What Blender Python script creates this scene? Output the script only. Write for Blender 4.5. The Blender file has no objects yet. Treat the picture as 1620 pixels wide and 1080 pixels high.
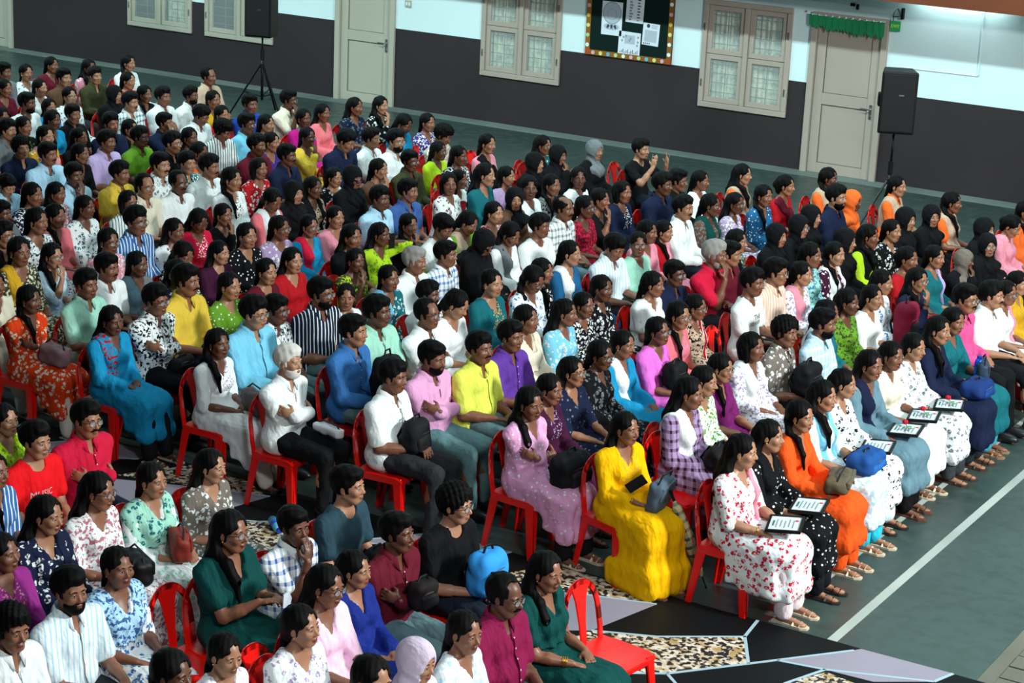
import bpy, math, random
import numpy as np
from mathutils import Matrix, Vector

# ---------------------------------------------------------------- camera, world, lights, exposure
S = bpy.context.scene
COL = S.collection
S.view_settings.view_transform = 'Standard'
S.view_settings.look = 'None'
S.view_settings.gamma = 1
S.view_settings.use_curve_mapping = False
S.view_settings.exposure = 0.0

camd = bpy.data.cameras.new('camera'); cam = bpy.data.objects.new('camera', camd); COL.objects.link(cam)
camd.sensor_width = 36; camd.lens = 3218.465 / 1620 * 36; camd.clip_end = 200
CAMZ = 5.649
_yaw, _pitch, _roll = -0.536433, 0.286551, 0.0462847
_f = Vector((math.sin(_yaw) * math.cos(_pitch), math.cos(_yaw) * math.cos(_pitch), -math.sin(_pitch)))
_r = Vector((math.cos(_yaw), -math.sin(_yaw), 0)); _u = _r.cross(_f)
_r, _u = _r * math.cos(_roll) + _u * math.sin(_roll), _u * math.cos(_roll) - _r * math.sin(_roll)
cam.matrix_world = Matrix(((_r.x, _u.x, -_f.x, 0), (_r.y, _u.y, -_f.y, 0), (_r.z, _u.z, -_f.z, CAMZ), (0, 0, 0, 1)))
S.camera = cam

wd = bpy.data.worlds.new('hall_air'); S.world = wd; wd.use_nodes = True
wd.node_tree.nodes['Background'].inputs[0].default_value = (0.62, 0.78, 0.85, 1)
wd.node_tree.nodes['Background'].inputs[1].default_value = 0.035

def area_light(name, loc, target, sx, sy, power, color=(1, 1, 1)):
    l = bpy.data.lights.new(name, 'AREA'); l.shape = 'RECTANGLE'; l.size = sx; l.size_y = sy
    l.energy = power; l.color = color
    o = bpy.data.objects.new(name, l); COL.objects.link(o); o.location = loc
    o.rotation_euler = (Vector(target) - Vector(loc)).to_track_quat('-Z', 'Y').to_euler()
    return o
# stage floodlights hung high beyond the right of the frame, and the ceiling rows over the seats
area_light('stage_light', (4.0, 12.5, 6.6), (-9, 15, 0.8), 1.2, 0.8, 2000, (0.96, 1.0, 0.98))
area_light('stage_light', (0.0, 4.0, 7.2), (-8, 14, 0.8), 1.2, 0.8, 420, (0.95, 0.98, 1.0))
for cx in (-27, -20, -13, -6):
    area_light('ceiling_light', (cx, 18.7, 7.4), (cx, 26.43, 2.0), 5.5, 0.25, 500, (0.74, 0.98, 0.98))
area_light('ceiling_light', (-9, 13.0, 7.6), (-9, 13.6, 0), 8, 0.35, 130, (0.85, 0.98, 1.0))
W = 26.43          # the long wall stands at Y = W

# ---------------------------------------------------------------- helpers
def lin(c):
    c = c.lstrip('#'); v = [int(c[i:i + 2], 16) / 255 for i in (0, 2, 4)]
    return tuple((x / 12.92 if x <= 0.04045 else ((x + 0.055) / 1.055) ** 2.4) for x in v)

def tag(o, label=None, cat=None, group=None, kind=None):
    if label: o['label'] = label
    if cat: o['category'] = cat
    if group: o['group'] = group
    if kind: o['kind'] = kind
    return o

def link(name, me, parent=None, mw=None):
    o = bpy.data.objects.new(name, me); COL.objects.link(o)
    if parent is not None: o.parent = parent
    if mw is not None: o.matrix_local = mw
    return o

def new_mat(name, base=(0.5, 0.5, 0.5), rough=0.6, metal=0.0, spec=0.5, emit=None):
    m = bpy.data.materials.new(name); m.use_nodes = True
    b = m.node_tree.nodes['Principled BSDF']
    b.inputs['Base Color'].default_value = (*base, 1); b.inputs['Roughness'].default_value = rough
    b.inputs['Metallic'].default_value = metal; b.inputs['Specular IOR Level'].default_value = spec
    if emit: b.inputs['Emission Color'].default_value = (*base, 1); b.inputs['Emission Strength'].default_value = emit
    return m

class NT:
    """tiny node helper"""
    def __init__(s, m): s.t = m.node_tree; s.b = s.t.nodes['Principled BSDF']
    def n(s, ty, **kw):
        o = s.t.nodes.new(ty)
        for k, v in kw.items(): setattr(o, k, v)
        return o
    def l(s, a, b): s.t.links.new(a, b)
    def math(s, op, a, b=None, c=None):
        o = s.n('ShaderNodeMath', operation=op)
        for i, v in enumerate((a, b, c)):
            if v is None: continue
            if isinstance(v, (int, float)): o.inputs[i].default_value = v
            else: s.l(v, o.inputs[i])
        return o.outputs[0]
    def mix(s, fac, a, b):
        o = s.n('ShaderNodeMix', data_type='RGBA')
        if isinstance(fac, (int, float)): o.inputs[0].default_value = fac
        else: s.l(fac, o.inputs[0])
        for i, v in ((6, a), (7, b)):
            if isinstance(v, tuple): o.inputs[i].default_value = (*v, 1)
            else: s.l(v, o.inputs[i])
        return o.outputs[2]
    def ramp(s, v, lo, hi):
        o = s.n('ShaderNodeMapRange'); s.l(v, o.inputs[0]); o.inputs[1].default_value = lo; o.inputs[2].default_value = hi
        return o.outputs[0]
    def noise(s, vec, scale, detail=2.0, out=0):
        o = s.n('ShaderNodeTexNoise'); o.inputs['Scale'].default_value = scale; o.inputs['Detail'].default_value = detail
        if vec is not None: s.l(vec, o.inputs['Vector'])
        return o.outputs[out]
    def voro(s, vec, scale, feature='F1', out='Distance'):
        o = s.n('ShaderNodeTexVoronoi', feature=feature); o.inputs['Scale'].default_value = scale
        s.l(vec, o.inputs['Vector']); return o.outputs[out]
    def bump(s, h, strength, dist=0.01):
        o = s.n('ShaderNodeBump'); o.inputs['Strength'].default_value = strength; o.inputs['Distance'].default_value = dist
        s.l(h, o.inputs['Height']); s.l(o.outputs[0], s.b.inputs['Normal'])

class MB:
    """mesh collector of simple solids"""
    def __init__(s): s.v = []; s.f = []; s.mi = []; s.m = 0
    def box(s, c, d, R=None, taper=(1, 1)):
        b = len(s.v)
        for z in (-.5, .5):
            k = 1 if z < 0 else taper[0]; k2 = 1 if z < 0 else taper[1]
            for x, y in ((-.5, -.5), (.5, -.5), (.5, .5), (-.5, .5)):
                p = Vector((x * d[0] * k, y * d[1] * k2, z * d[2]))
                if R is not None: p = R @ p
                s.v.append((p.x + c[0], p.y + c[1], p.z + c[2]))
        for f in ((0, 3, 2, 1), (4, 5, 6, 7), (0, 1, 5, 4), (1, 2, 6, 5), (2, 3, 7, 6), (3, 0, 4, 7)):
            s.f.append(tuple(b + i for i in f)); s.mi.append(s.m)
        return s
    def span(s, x0, x1, y0, y1, z0, z1):
        return s.box(((x0 + x1) / 2, (y0 + y1) / 2, (z0 + z1) / 2), (x1 - x0, y1 - y0, z1 - z0))
    def tube(s, pts, r, n=8, cap=True, flat=1.0):
        b = len(s.v); pts = [Vector(p) for p in pts]
        rs = r if isinstance(r, (list, tuple)) else [r] * len(pts)
        side = None
        for i, p in enumerate(pts):
            d = (pts[min(i + 1, len(pts) - 1)] - pts[max(i - 1, 0)]).normalized()
            if side is None: side = d.orthogonal().normalized()
            side = (side - d * side.dot(d)); side = side.normalized() if side.length > 1e-6 else d.orthogonal().normalized()
            up = d.cross(side)
            for k in range(n):
                a = 2 * math.pi * k / n
                q = p + (side * math.cos(a) + up * math.sin(a) * flat) * rs[i]; s.v.append(tuple(q))
        for i in range(len(pts) - 1):
            for k in range(n):
                s.f.append((b + i * n + k, b + i * n + (k + 1) % n, b + (i + 1) * n + (k + 1) % n, b + (i + 1) * n + k)); s.mi.append(s.m)
        if cap:
            s.f.append(tuple(b + k for k in range(n))[::-1]); s.mi.append(s.m)
            e = b + (len(pts) - 1) * n; s.f.append(tuple(e + k for k in range(n))); s.mi.append(s.m)
        return s
    def ball(s, c, r, n=10, m=7, R=None):
        b = len(s.v); r = (r, r, r) if isinstance(r, (int, float)) else r
        for i in range(m + 1):
            t = math.pi * i / m
            for k in range(n):
                a = 2 * math.pi * k / n
                p = Vector((math.sin(t) * math.cos(a) * r[0], math.sin(t) * math.sin(a) * r[1], math.cos(t) * r[2]))
                if R is not None: p = R @ p
                s.v.append((p.x + c[0], p.y + c[1], p.z + c[2]))
        for i in range(m):
            for k in range(n):
                s.f.append((b + i * n + k, b + (i + 1) * n + k, b + (i + 1) * n + (k + 1) % n, b + i * n + (k + 1) % n)); s.mi.append(s.m)
        return s
    def prism(s, poly, z0, z1, axis='z', off=0):
        """poly of 2D points extruded; axis z: (x,y)->z, y: (x,z)->y, x: (y,z)->x"""
        b = len(s.v); n = len(poly)
        for z in (z0, z1):
            for p in poly:
                s.v.append({'z': (p[0], p[1], z), 'y': (p[0], z, p[1]), 'x': (z, p[0], p[1])}[axis])
        A = sum(poly[i][0] * poly[(i + 1) % n][1] - poly[(i + 1) % n][0] * poly[i][1] for i in range(n))
        flip = (A < 0) ^ (axis == 'y')
        fs = [tuple(range(n))[::-1], tuple(range(n, 2 * n))] + [(i, (i + 1) % n, n + (i + 1) % n, n + i) for i in range(n)]
        for f in fs:
            f = tuple(b + i for i in f); s.f.append(f[::-1] if flip else f); s.mi.append(s.m)
        return s
    def mesh(s, name, mats, smooth=False):
        me = bpy.data.meshes.new(name); me.from_pydata(s.v, [], s.f)
        for m in (mats if isinstance(mats, (list, tuple)) else [mats]): me.materials.append(m)
        if any(s.mi): me.polygons.foreach_set('material_index', s.mi)
        if smooth: me.polygons.foreach_set('use_smooth', [True] * len(s.f))
        me.update(); return me
    def obj(s, name, mats, parent=None, smooth=False, bevel=0.0, seg=2):
        o = link(name, s.mesh(name, mats, smooth), parent)
        if bevel:
            md = o.modifiers.new('bevel', 'BEVEL'); md.width = bevel; md.segments = seg; md.limit_method = 'ANGLE'; md.angle_limit = 0.6
        return o

def empty(name, loc, rz=0):
    o = bpy.data.objects.new(name, None); COL.objects.link(o); o.location = loc; o.rotation_euler = (0, 0, rz); o.empty_display_size = 0.1
    return o

# ---------------------------------------------------------------- hall materials
def coords(nt, kind='Object'): return nt.n('ShaderNodeTexCoord').outputs[kind]

def mat_wall(name, base, var, rough=0.75, spec=0.3):
    m = new_mat(name, base, rough, spec=spec); t = NT(m); g = t.n('ShaderNodeNewGeometry').outputs['Position']
    f = t.ramp(t.noise(g, 1.1, 5), 0.35, 0.7)
    t.l(t.mix(f, base, tuple(max(0, b * var) for b in base)), t.b.inputs['Base Color'])
    t.bump(t.noise(g, 60, 3), 0.15, 0.004)
    return m
M_white = mat_wall('white_wall_paint', lin('#cfe4e6'), 0.93)
M_dado = mat_wall('dark_dado_paint', lin('#2e272a'), 0.8, 0.6)
M_cream = mat_wall('cream_joinery_paint', lin('#a9a798'), 0.93, 0.5)
M_creamb = mat_wall('beige_window_paint', lin('#a2978c'), 0.93, 0.5)
M_groove = new_mat('dark_groove', lin('#4c4b46'), 0.8)
M_base = mat_wall('worn_grey_band', lin('#6d7a74'), 0.7, 0.8)
M_brown = mat_wall('brown_beam_paint', lin('#6e3a24'), 0.8, 0.5)
M_metal = new_mat('brushed_metal', lin('#b5bcc0'), 0.3, 1.0)
M_iron = new_mat('window_bars', lin('#5b6660'), 0.5, 0.4)
M_black = new_mat('black_plastic', lin('#07080a'), 0.5, spec=.25)
M_blackm = new_mat('black_steel', lin('#16181a'), 0.3, 0.7)
M_green = mat_wall('green_bunting_cloth', lin('#1f8a58'), 0.7, 0.8)
M_board = new_mat('dark_green_felt', lin('#0c1f1c'), 0.95, spec=0.1)

M_floor = new_mat('green_court_floor', lin('#3c4f4b'), 0.42)
t = NT(M_floor); g = t.n('ShaderNodeNewGeometry').outputs['Position']
a = t.ramp(t.noise(g, 0.55, 6), 0.35, 0.7); b_ = t.ramp(t.noise(g, 7, 5), 0.45, 0.75)
c = t.mix(a, lin('#283734'), lin('#354743')); c = t.mix(t.math('MULTIPLY', b_, 0.3), c, lin('#46574f'))
t.l(c, t.b.inputs['Base Color']); t.l(t.math('MULTIPLY_ADD', b_, 0.25, 0.38), t.b.inputs['Roughness']); t.bump(t.noise(g, 40, 4), 0.12, 0.003)
M_line = mat_wall('worn_white_line', lin('#a9b3ad'), 0.72, 0.7)
M_cem = mat_wall('bare_cement', lin('#6f7166'), 0.7, 0.85)
M_cblack = mat_wall('black_mat_print', lin('#060b0e'), 0.7, 0.6, .15)
M_clilac = mat_wall('lilac_marble_print', lin('#8f8a98'), 0.85, 0.6)
M_cline = new_mat('pale_blue_print_line', lin('#9ab4c0'), 0.6)
M_cspec = new_mat('speckled_print', (0.4, 0.3, 0.2), 0.5)
t = NT(M_cspec); g = t.n('ShaderNodeNewGeometry').outputs['Position']
n1 = t.noise(g, 26, 6); n2 = t.noise(g, 14, 3)
cc = t.mix(t.ramp(n2, 0.42, 0.62), lin('#d9cdbd'), lin('#a88a55'))
t.l(t.mix(t.ramp(n1, 0.49, 0.53), cc, lin('#1a1414')), t.b.inputs['Base Color'])

def mat_curtain():
    m = new_mat('pleated_curtain', lin('#8fa08c'), 0.9); t = NT(m); g = t.n('ShaderNodeNewGeometry').outputs['Position']
    t.l(t.mix(t.ramp(t.noise(g, 9, 2), 0.3, 0.7), lin('#93a294'), lin('#d6dac4')), t.b.inputs['Base Color']); return m
M_curt = mat_curtain()
M_glass = new_mat('window_glass', (.75, .85, .83), .06, spec=.6); M_glass.node_tree.nodes['Principled BSDF'].inputs['Alpha'].default_value = .14
M_night = new_mat('dark_corridor', lin('#1d2b2a'), 0.9)

# ---------------------------------------------------------------- floor and wall
XL, XR = -32.0, 3.0
fl = MB().span(XL, -3.47, 4.0, W, -0.1, 0.0).obj('floor', M_floor); tag(fl, kind='structure')
fl2 = MB().span(-3.47, XR, 4.0, W, -0.1, -0.006).obj('floor', M_cem); tag(fl2, kind='structure')
rb = MB()
random.seed(5)
for i in range(16):       # worn paving beside the court
    for j in range(30):
        x = -3.36 + i * 0.2; y = 10.6 + j * 0.2
        if x > -2.2: continue
        p = MB().span(x, x + 0.185, y, y + 0.185, -0.03, 0.001 + random.uniform(-.003, .004)).obj('paving_block', M_cem, fl2)
ln = MB(); ln.prism([(-4.50, 11.86), (-4.43, 11.86), (-4.43, W - .3), (-4.50, W - .3)], 0.0005, 0.002)
tag(ln.obj('trim_1', M_line), 'worn white court line painted in front of the front row', 'line', kind='structure')
ln = MB(); ln.prism([(-4.94, 11.88), (-4.89, 11.88), (-4.89, 20), (-4.94, 20)], 0.0005, 0.002)
tag(ln.obj('trim_2', M_line), 'thin white court line under the front row of chairs', 'line', kind='structure')
# far wall with real openings
openings = [(-27.45, -26.32, 0, 2.27), (-23.62, -22.22, .72, 2.26), (-21.93, -20.51, .72, 2.26), (-19.25, -18.10, 0, 2.27),
            (-16.50, -15.10, .72, 2.26), (-12.77, -11.39, .72, 2.26), (-11.10, -9.97, 0, 2.25)]
DADO = 1.254; TOP = 8.0
def wall_cols(z0, z1, mat, name, y0, y1):
    mb = MB(); x = XL
    for (a, b, c0, c1) in sorted(openings):
        if x < a: mb.span(x, a, y0, y1, z0, z1)
        lo, hi = max(z0, c0), min(z1, c1)
        if c0 > z0: mb.span(a, b, y0, y1, z0, min(c0, z1))
        if c1 < z1: mb.span(a, b, y0, y1, max(c1, z0), z1)
        x = b
    mb.span(x, XR, y0, y1, z0, z1)
    return tag(mb.obj(name, mat), kind='structure')
wall_cols(0.0, DADO, M_dado, 'wall_far', W, W + .23)
wall_cols(DADO, TOP, M_white, 'wall_far', W, W + .23)
tag(MB().span(XL, XR, W - .30, W + .01, 0.0, 0.012).obj('baseboard_far', M_base), kind='structure')
tag(MB().span(XL - .2, XL, 4, W + .2, 0, TOP).obj('wall_left', M_white), kind='structure')
tag(MB().span(XL, XR, 4, W + .2, TOP, TOP + .15).obj('ceiling', M_white), kind='structure')
tag(MB().span(XL, XR, W + 2.6, W + 2.7, 0, 3.2).obj('wall_corridor', M_night), kind='structure')
# balcony slab over the far aisle, with its brown edge beam
tag(MB().span(XL, XR, 25.42, W, 2.72, 2.86).obj('trim_4', M_white), kind='structure')
tag(MB().span(XL, XR, 25.28, 25.42, 2.63, 3.1).obj('trim_5', M_brown), kind='structure')

def window(n, x0, x1, mat=M_cream):
    z0, z1 = .72, 2.26; w = x1 - x0
    fr = MB(); f = .075; y0, y1 = W - .035, W + .10
    fr.span(x0, x1, y0, y1, z0, z0 + f); fr.span(x0, x1, y0, y1, z1 - f, z1)
    fr.span(x0, x0 + f, y0, y1, z0 + f, z1 - f); fr.span(x1 - f, x1, y0, y1, z0 + f, z1 - f)
    xm = (x0 + x1) / 2; fr.span(xm - .035, xm + .035, y0, y1, z0 + f, z1 - f)
    o = fr.obj('window_%d' % n, mat, bevel=.006); tag(o, kind='structure')
    for s, (a, b) in enumerate(((x0 + f, xm - .035), (xm + .035, x1 - f))):
        zm = z0 + (z1 - z0) * .5
        for (c, d) in ((z0 + f, zm), (zm, z1 - f)):
            sh = MB(); g_ = .075; ya, yb = W - .005, W + .035
            sh.span(a + .004, b - .004, ya, yb, c + .004, c + g_); sh.span(a + .004, b - .004, ya, yb, d - g_, d - .004)
            sh.span(a + .004, a + g_, ya, yb, c + g_, d - g_); sh.span(b - g_, b - .004, ya, yb, c + g_, d - g_)
            so = sh.obj('sash', mat, o, bevel=.004)
            MB().span(a + g_, b - g_, W + .015, W + .02, c + g_, d - g_).obj('pane', M_glass, so)
            bars = MB()
            for k in range(4):
                z = c + g_ + (d - c - 2 * g_) * (k + .5) / 4
                bars.tube([(a + g_ - .01, W + .06, z), (b - g_ + .01, W + .06, z)], .006, 6)
            xx = (a + b) / 2; bars.tube([(xx, W + .065, c + g_ - .01), (xx, W + .065, d - g_ + .01)], .007, 6)
            bars.obj('window_bars', M_iron, so)
        cu = MB(); N = 26; wv = []
        for k in range(N + 1):
            x = a + (b - a) * k / N; wv.append((x, W + .15 + .022 * math.sin(k * 1.7 + s)))
        for k in range(N): cu.prism([wv[k], wv[k + 1], (wv[k + 1][0], wv[k + 1][1] + .008), (wv[k][0], wv[k][1] + .008)], z0 + .05, z1 - .05)
        if not (n in (1, 2) and s == 0): cu.obj('curtain', M_curt, o)
    hg = MB()
    for x in (x0 + .04, x1 - .04):
        for z in (z0 + .35, z0 + 1.15): hg.span(x - .008, x + .008, W - .05, W - .035, z - .05, z + .05)
    hg.obj('hinge', M_metal, o)
    return o
for n, (a, b, m) in enumerate(((-23.62, -22.22, M_cream), (-21.93, -20.51, M_cream), (-16.50, -15.10, M_creamb), (-12.77, -11.39, M_creamb))): window(n + 1, a, b, m)
# lit things in the corridor behind the open panes
M_glow = new_mat('corridor_tube_light', (0.6, 0.9, 1.0), emit=6)
for i, (x, z) in enumerate(((-23.35, 1.0), (-23.33, 1.35), (-21.6, .98))):
    o = MB().tube([(x, W + 1.2, z), (x + .10, W + 1.2, z)], .025, 8).obj('corridor_lamp', M_glow)
    tag(o, ['small bright corridor lamp behind the far left window, lower one', 'small bright corridor lamp behind the far left window, upper one', 'small bright corridor lamp seen through the second window'][i], 'lamp')
    tag(MB().span(x - .03, x + .13, W + 1.22, W + 2.6, z - .04, z + .04).obj('lamp_back', M_black, o))

def door(n, x0, x1, h, mat=M_cream, lx=None):
    f = .09; fr = MB(); y0, y1 = W - .05, W + .12
    fr.span(x0, x0 + f, y0, y1, 0, h); fr.span(x1 - f, x1, y0, y1, 0, h); fr.span(x0 + f, x1 - f, y0, y1, h - f, h)
    o = fr.obj('door_%d' % n, mat, bevel=.008); tag(o, kind='structure')
    a, b = x0 + f + .006, x1 - f - .006; c, d = .012, h - f - .006
    MB().span(a, b, W + .03, W + .06, c, d).obj('door_leaf', mat, o)
    # raised stiles and rails around two recessed panels
    st = MB(); s = .13; ya, yb = W + .005, W + .03; zm = 1.06
    st.span(a, a + s, ya, yb, c, d); st.span(b - s, b, ya, yb, c, d)
    for z0_, z1_ in ((c, c + .14), (zm - .08, zm + .08), (d - .14, d)): st.span(a + s, b - s, ya, yb, z0_, z1_)
    st.obj('door_rails', mat, o, bevel=.004)
    gv = MB()
    for z0_, z1_ in ((c + .14, zm - .08), (zm + .08, d - .14)):
        for q in ((a + s, a + s + .008, z0_, z1_), (b - s - .008, b - s, z0_, z1_), (a + s, b - s, z0_, z0_ + .008), (a + s, b - s, z1_ - .008, z1_)):
            gv.span(q[0], q[1], W + .024, W + .0305, q[2], q[3])
    gv.obj('panel_groove', M_groove, o)
    hx = b - .07
    hd = MB().span(hx - .018, hx + .018, W - .01, W + .006, .86, 1.06); hd.tube([(hx, W - .01, 1.0), (hx, W - .06, 1.0), (hx - .13, W - .062, 1.005)], .009, 8)
    hd.tube([(hx, W - .008, .9), (hx, W - .02, .9)], .015, 10)
    hd.obj('door_handle', M_metal, o, smooth=False)
    return o
door(1, -27.45, -26.32, 2.27); door(2, -19.25, -18.10, 2.27); door(3, -11.10, -9.97, 2.25, M_creamb)

# green crepe bunting over the right door
r = random.Random(3); bt = empty('door_bunting', (-10.58, W - .06, 2.22)); tag(bt, 'green crepe paper fringe strung across the top of the right door', 'bunting')
MB().tube([(-.56, 0, 0), (-.2, -.01, -.015), (.2, -.01, -.015), (.56, 0, 0)], .006, 6).obj('string', M_white, bt)
for k in range(22):
    x = -.54 + k * .05; L = .16 + r.uniform(0, .07) + (.03 if k > 11 else 0)
    MB().prism([(x - .01, -.008), (x + .052, -.008), (x + .055, -L * .8), (x + .028 + r.uniform(-.01, .01), -L), (x - .006, -L * .78)], -.012 - .008 * (k % 2), -.009 - .008 * (k % 2), axis='y').obj('paper_strip', M_green, bt)
for k in range(11):
    MB().ball((-.5 + k * .1, -.03, 0), .013, 8, 5).obj('paper_flower', M_white, bt, smooth=True)
tag(MB().tube([(-11.2, W - .004, 2.24), (-11.2, W - .03, 2.24)], .012, 8).obj('wall_hook', M_metal), 'small metal hook in the white wall left of the green bunting', 'hook')
# exit-style sign and bracket
sg = empty('hanging_sign', (-9.86, W - .06, 2.28)); tag(sg, 'small green hanging sign with yellow lettering beside the right door', 'sign')
MB().tube([(-.05, 0, -.03), (-.05, 0, .08), (0, 0, .14), (.05, 0, .04), (-.05, 0, .02)], .006, 6).obj('bracket', M_blackm, sg)
MB().span(.055, .085, -.01, .05, -.0, .15).obj('bracket_plate', M_black, sg)
MB().span(-.085, .06, -.008, .008, -.17, -.03).obj('sign_board', new_mat('sign_green', lin('#1f9a56'), .5), sg)
def text(body, size, mat, parent, loc, rot, ext=.0008, align='CENTER', name='lettering'):
    cu = bpy.data.curves.new(name, 'FONT'); cu.body = body; cu.size = size; cu.extrude = ext; cu.align_x = align; cu.align_y = 'CENTER'; cu.resolution_u = 2
    tmp = bpy.data.objects.new(name, cu); COL.objects.link(tmp)
    bpy.context.view_layer.update(); me = bpy.data.meshes.new_from_object(tmp); bpy.data.objects.remove(tmp)
    me.materials.clear(); me.materials.append(mat)
    o = link(name, me, parent); o.location = loc; o.rotation_euler = rot; return o
text('EXIT', .06, new_mat('sign_yellow', lin('#d8e23a'), .5), sg, (-.012, -.0095, -.10), (math.pi / 2, 0, 0))
# conduit on the wall and small fittings
cd = MB().tube([(-8.68, W - .012, 2.6), (-8.67, W - .012, 1.65)], .014, 8); cd.tube([(-8.67, W - .010, 1.64), (-9.72, W - .010, 1.63)], .009, 8)
tag(cd.obj('wall_conduit', M_white), 'white cable conduit running down and across the wall right of the door', 'conduit')
ww = MB().span(-10.56, -10.50, W - .03, W, 2.38, 2.42); ww.span(-10.47, -10.44, W - .04, W, 2.34, 2.41)
tag(ww.obj('wall_bracket', M_black), 'small black bracket on the wall above the green bunting', 'bracket')
sw = empty('switch_plate', (-17.87, W, 1.66)); tag(sw, 'white switch plate on the wall right of the middle door', 'switch')
MB().span(-.06, .06, -.014, 0, -.055, .055).obj('plate', M_cream, sw, bevel=.004)
for k in (-.025, .025): MB().span(k - .015, k + .015, -.02, -.014, -.025, .025).obj('switch_rocker', M_white, sw)
# tube light fixed to the wall under the balcony, just above the frame
area_light('wall_tube_light', (-9.0, W - .16, 2.66), (-9.0, W + .25, 1.9), 1.2, .05, 6, (.8, 1, 1))

# ---------------------------------------------------------------- notice board
nb = empty('notice_board', (-13.955, W - .02, 1.255)); tag(nb, 'dark green notice board with decorated orange border pinned with four papers', 'notice board')
BW, BH = 1.43, 1.25
MB().span(-BW / 2, BW / 2, -.012, .014, 0, BH).obj('board_panel', M_board, nb)
M_or = mat_wall('orange_border_paper', lin('#8a5a18'), .7); M_org = mat_wall('rust_corner_paper', lin('#a4481c'), .8)
bd = MB()
for q in ((-BW / 2, BW / 2, 0, .075), (-BW / 2, BW / 2, BH - .075, BH), (-BW / 2, -BW / 2 + .075, .075, BH - .075), (BW / 2 - .075, BW / 2, .075, BH - .075)):
    bd.span(q[0], q[1], -.018, -.012, q[2], q[3])
bd.obj('border_strip', M_or, nb)
for q in ((-BW / 2, 0), (BW / 2 - .08, 0)): MB().span(q[0], q[0] + .08, -.0195, -.0178, q[1], .08).obj('border_corner', M_org, nb)
cols = [new_mat('paper_flower_' + k, lin(h), .8) for k, h in (('pink', '#c9a0ac'), ('yellow', '#ccd07a'), ('blue', '#5aa6c2'), ('lime', '#a6c48a'), ('white', '#cfe0dc'), ('gold', '#c9b43a'))]
def flower(x, z, m):
    mb = MB(); pts = []
    for k in range(16):
        a = 2 * math.pi * k / 16; rr = .026 if k % 2 else .032
        pts.append((x + rr * math.cos(a), z + rr * math.sin(a)))
    mb.prism(pts, -.026, -.019, axis='y'); mb.obj('paper_flower', m, nb)
for k in range(10): flower(-BW / 2 + .14 + k * .128, .035, cols[[0, 1, 2, 3, 4, 0, 3, 2, 1, 0][k]])
for k in range(8):
    flower(-BW / 2 + .037, .14 + k * .145, cols[[4, 3, 1, 5, 0, 2, 4, 0][k]]); flower(BW / 2 - .037, .14 + k * .145, cols[[4, 4, 1, 5, 0, 4, 0, 2][k]])
M_paper = mat_wall('notice_paper', lin('#cfd8e2'), .93); M_grey = new_mat('pencil_grey', lin('#7c8890'), .8); M_dkg = new_mat('ink_grey', lin('#2e3a44'), .8); M_pk = new_mat('ink_pink', lin('#c06a8c'), .8); M_lg = new_mat('pale_wash', lin('#a3b0bb'), .8)
def paper(x0, z0, x1, z1, rot, name='paper'):
    cx, cz = (x0 + x1) / 2, (z0 + z1) / 2; w, h = x1 - x0, z1 - z0
    o = MB().span(-w / 2, w / 2, -.0165, -.013, -h / 2, h / 2).obj(name, M_paper, nb); o.location = (cx, 0, cz); o.rotation_euler = (0, rot, 0); return o
def disc(pa, x, z, rx, rz, m, y=-.0175, hole=0, n=24):
    mb = MB(); O = [(x + rx * math.cos(2 * math.pi * k / n), z + rz * math.sin(2 * math.pi * k / n)) for k in range(n)]
    if hole:
        I = [(x + (rx - hole) * math.cos(2 * math.pi * k / n), z + (rz - hole) * math.sin(2 * math.pi * k / n)) for k in range(n)]
        for k in range(n): mb.prism([O[k], O[(k + 1) % n], I[(k + 1) % n], I[k]], y, y + .0008, axis='y')
    else: mb.prism(O, y, y + .0008, axis='y')
    mb.obj('drawing', m, pa)
p1 = paper(-.46, .32, -.12, .81, 0.0)
disc(p1, 0, .08, .15, .16, M_lg, -.0171); disc(p1, 0, .08, .155, .165, M_grey, -.0176, .012); disc(p1, 0, .06, .08, .08, M_grey, -.0175, .006); disc(p1, 0, -.12, .13, .05, M_lg, -.0172)
for k, (x, rot) in enumerate(((-.06, .5), (0, 0), (.06, -.5))):
    o = MB().prism([(-.012, -.04), (0, -.02), (.012, -.04), (.022, .02), (0, .03), (-.022, .02)], -.018, -.0172, axis='y').obj('drawing', M_dkg, p1); o.location = (x, 0, -.12); o.rotation_euler = (0, rot, 0)
p2 = paper(-.06, .54, .23, .98, .02)
for k in range(9):
    MB().span(-.09, -.05 + .01 * (k % 3), -.0178, -.0166, -.19 + k * .042, -.165 + k * .042).obj('writing', M_grey, p2)
    MB().span(.04, .08 + .01 * (k % 2), -.0178, -.0166, -.19 + k * .042, -.172 + k * .042).obj('writing', M_dkg if k else M_pk, p2)
p3 = paper(.23, .24, .50, .56, .04)
disc(p3, -.05, .12, .028, .028, M_dkg)
for k in range(3): MB().span(-.0, .1, -.0178, -.0166, .09 + k * .02, .097 + k * .02).obj('writing', M_grey, p3)
MB().span(-.10, .10, -.0172, -.0164, -.11, .06).obj('pale_panel', M_lg, p3)
for k in range(4): MB().span(-.11 + k * .03, -.095 + k * .03, -.0178, -.0166, -.145, -.125).obj('writing', M_dkg, p3)
p4 = paper(-.16, .07, .20, .40, .02)
MB().span(-.08, .09, -.0172, -.0164, -.01, .12).obj('pale_panel', M_lg, p4)
for k in range(12): MB().span(-.15 + k * .026, -.14 + k * .026, -.0178, -.0166, -.15, -.13 + .02 * ((k * 7) % 3)).obj('writing', M_dkg, p4)
for x, z in ((-.1, .08), (-.12, .03), (-.06, .1), (.0, .04), (.02, .07), (.14, .1), (.14, .03), (.13, -.02)): disc(p4, x, z, .014, .018, M_grey)

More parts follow.
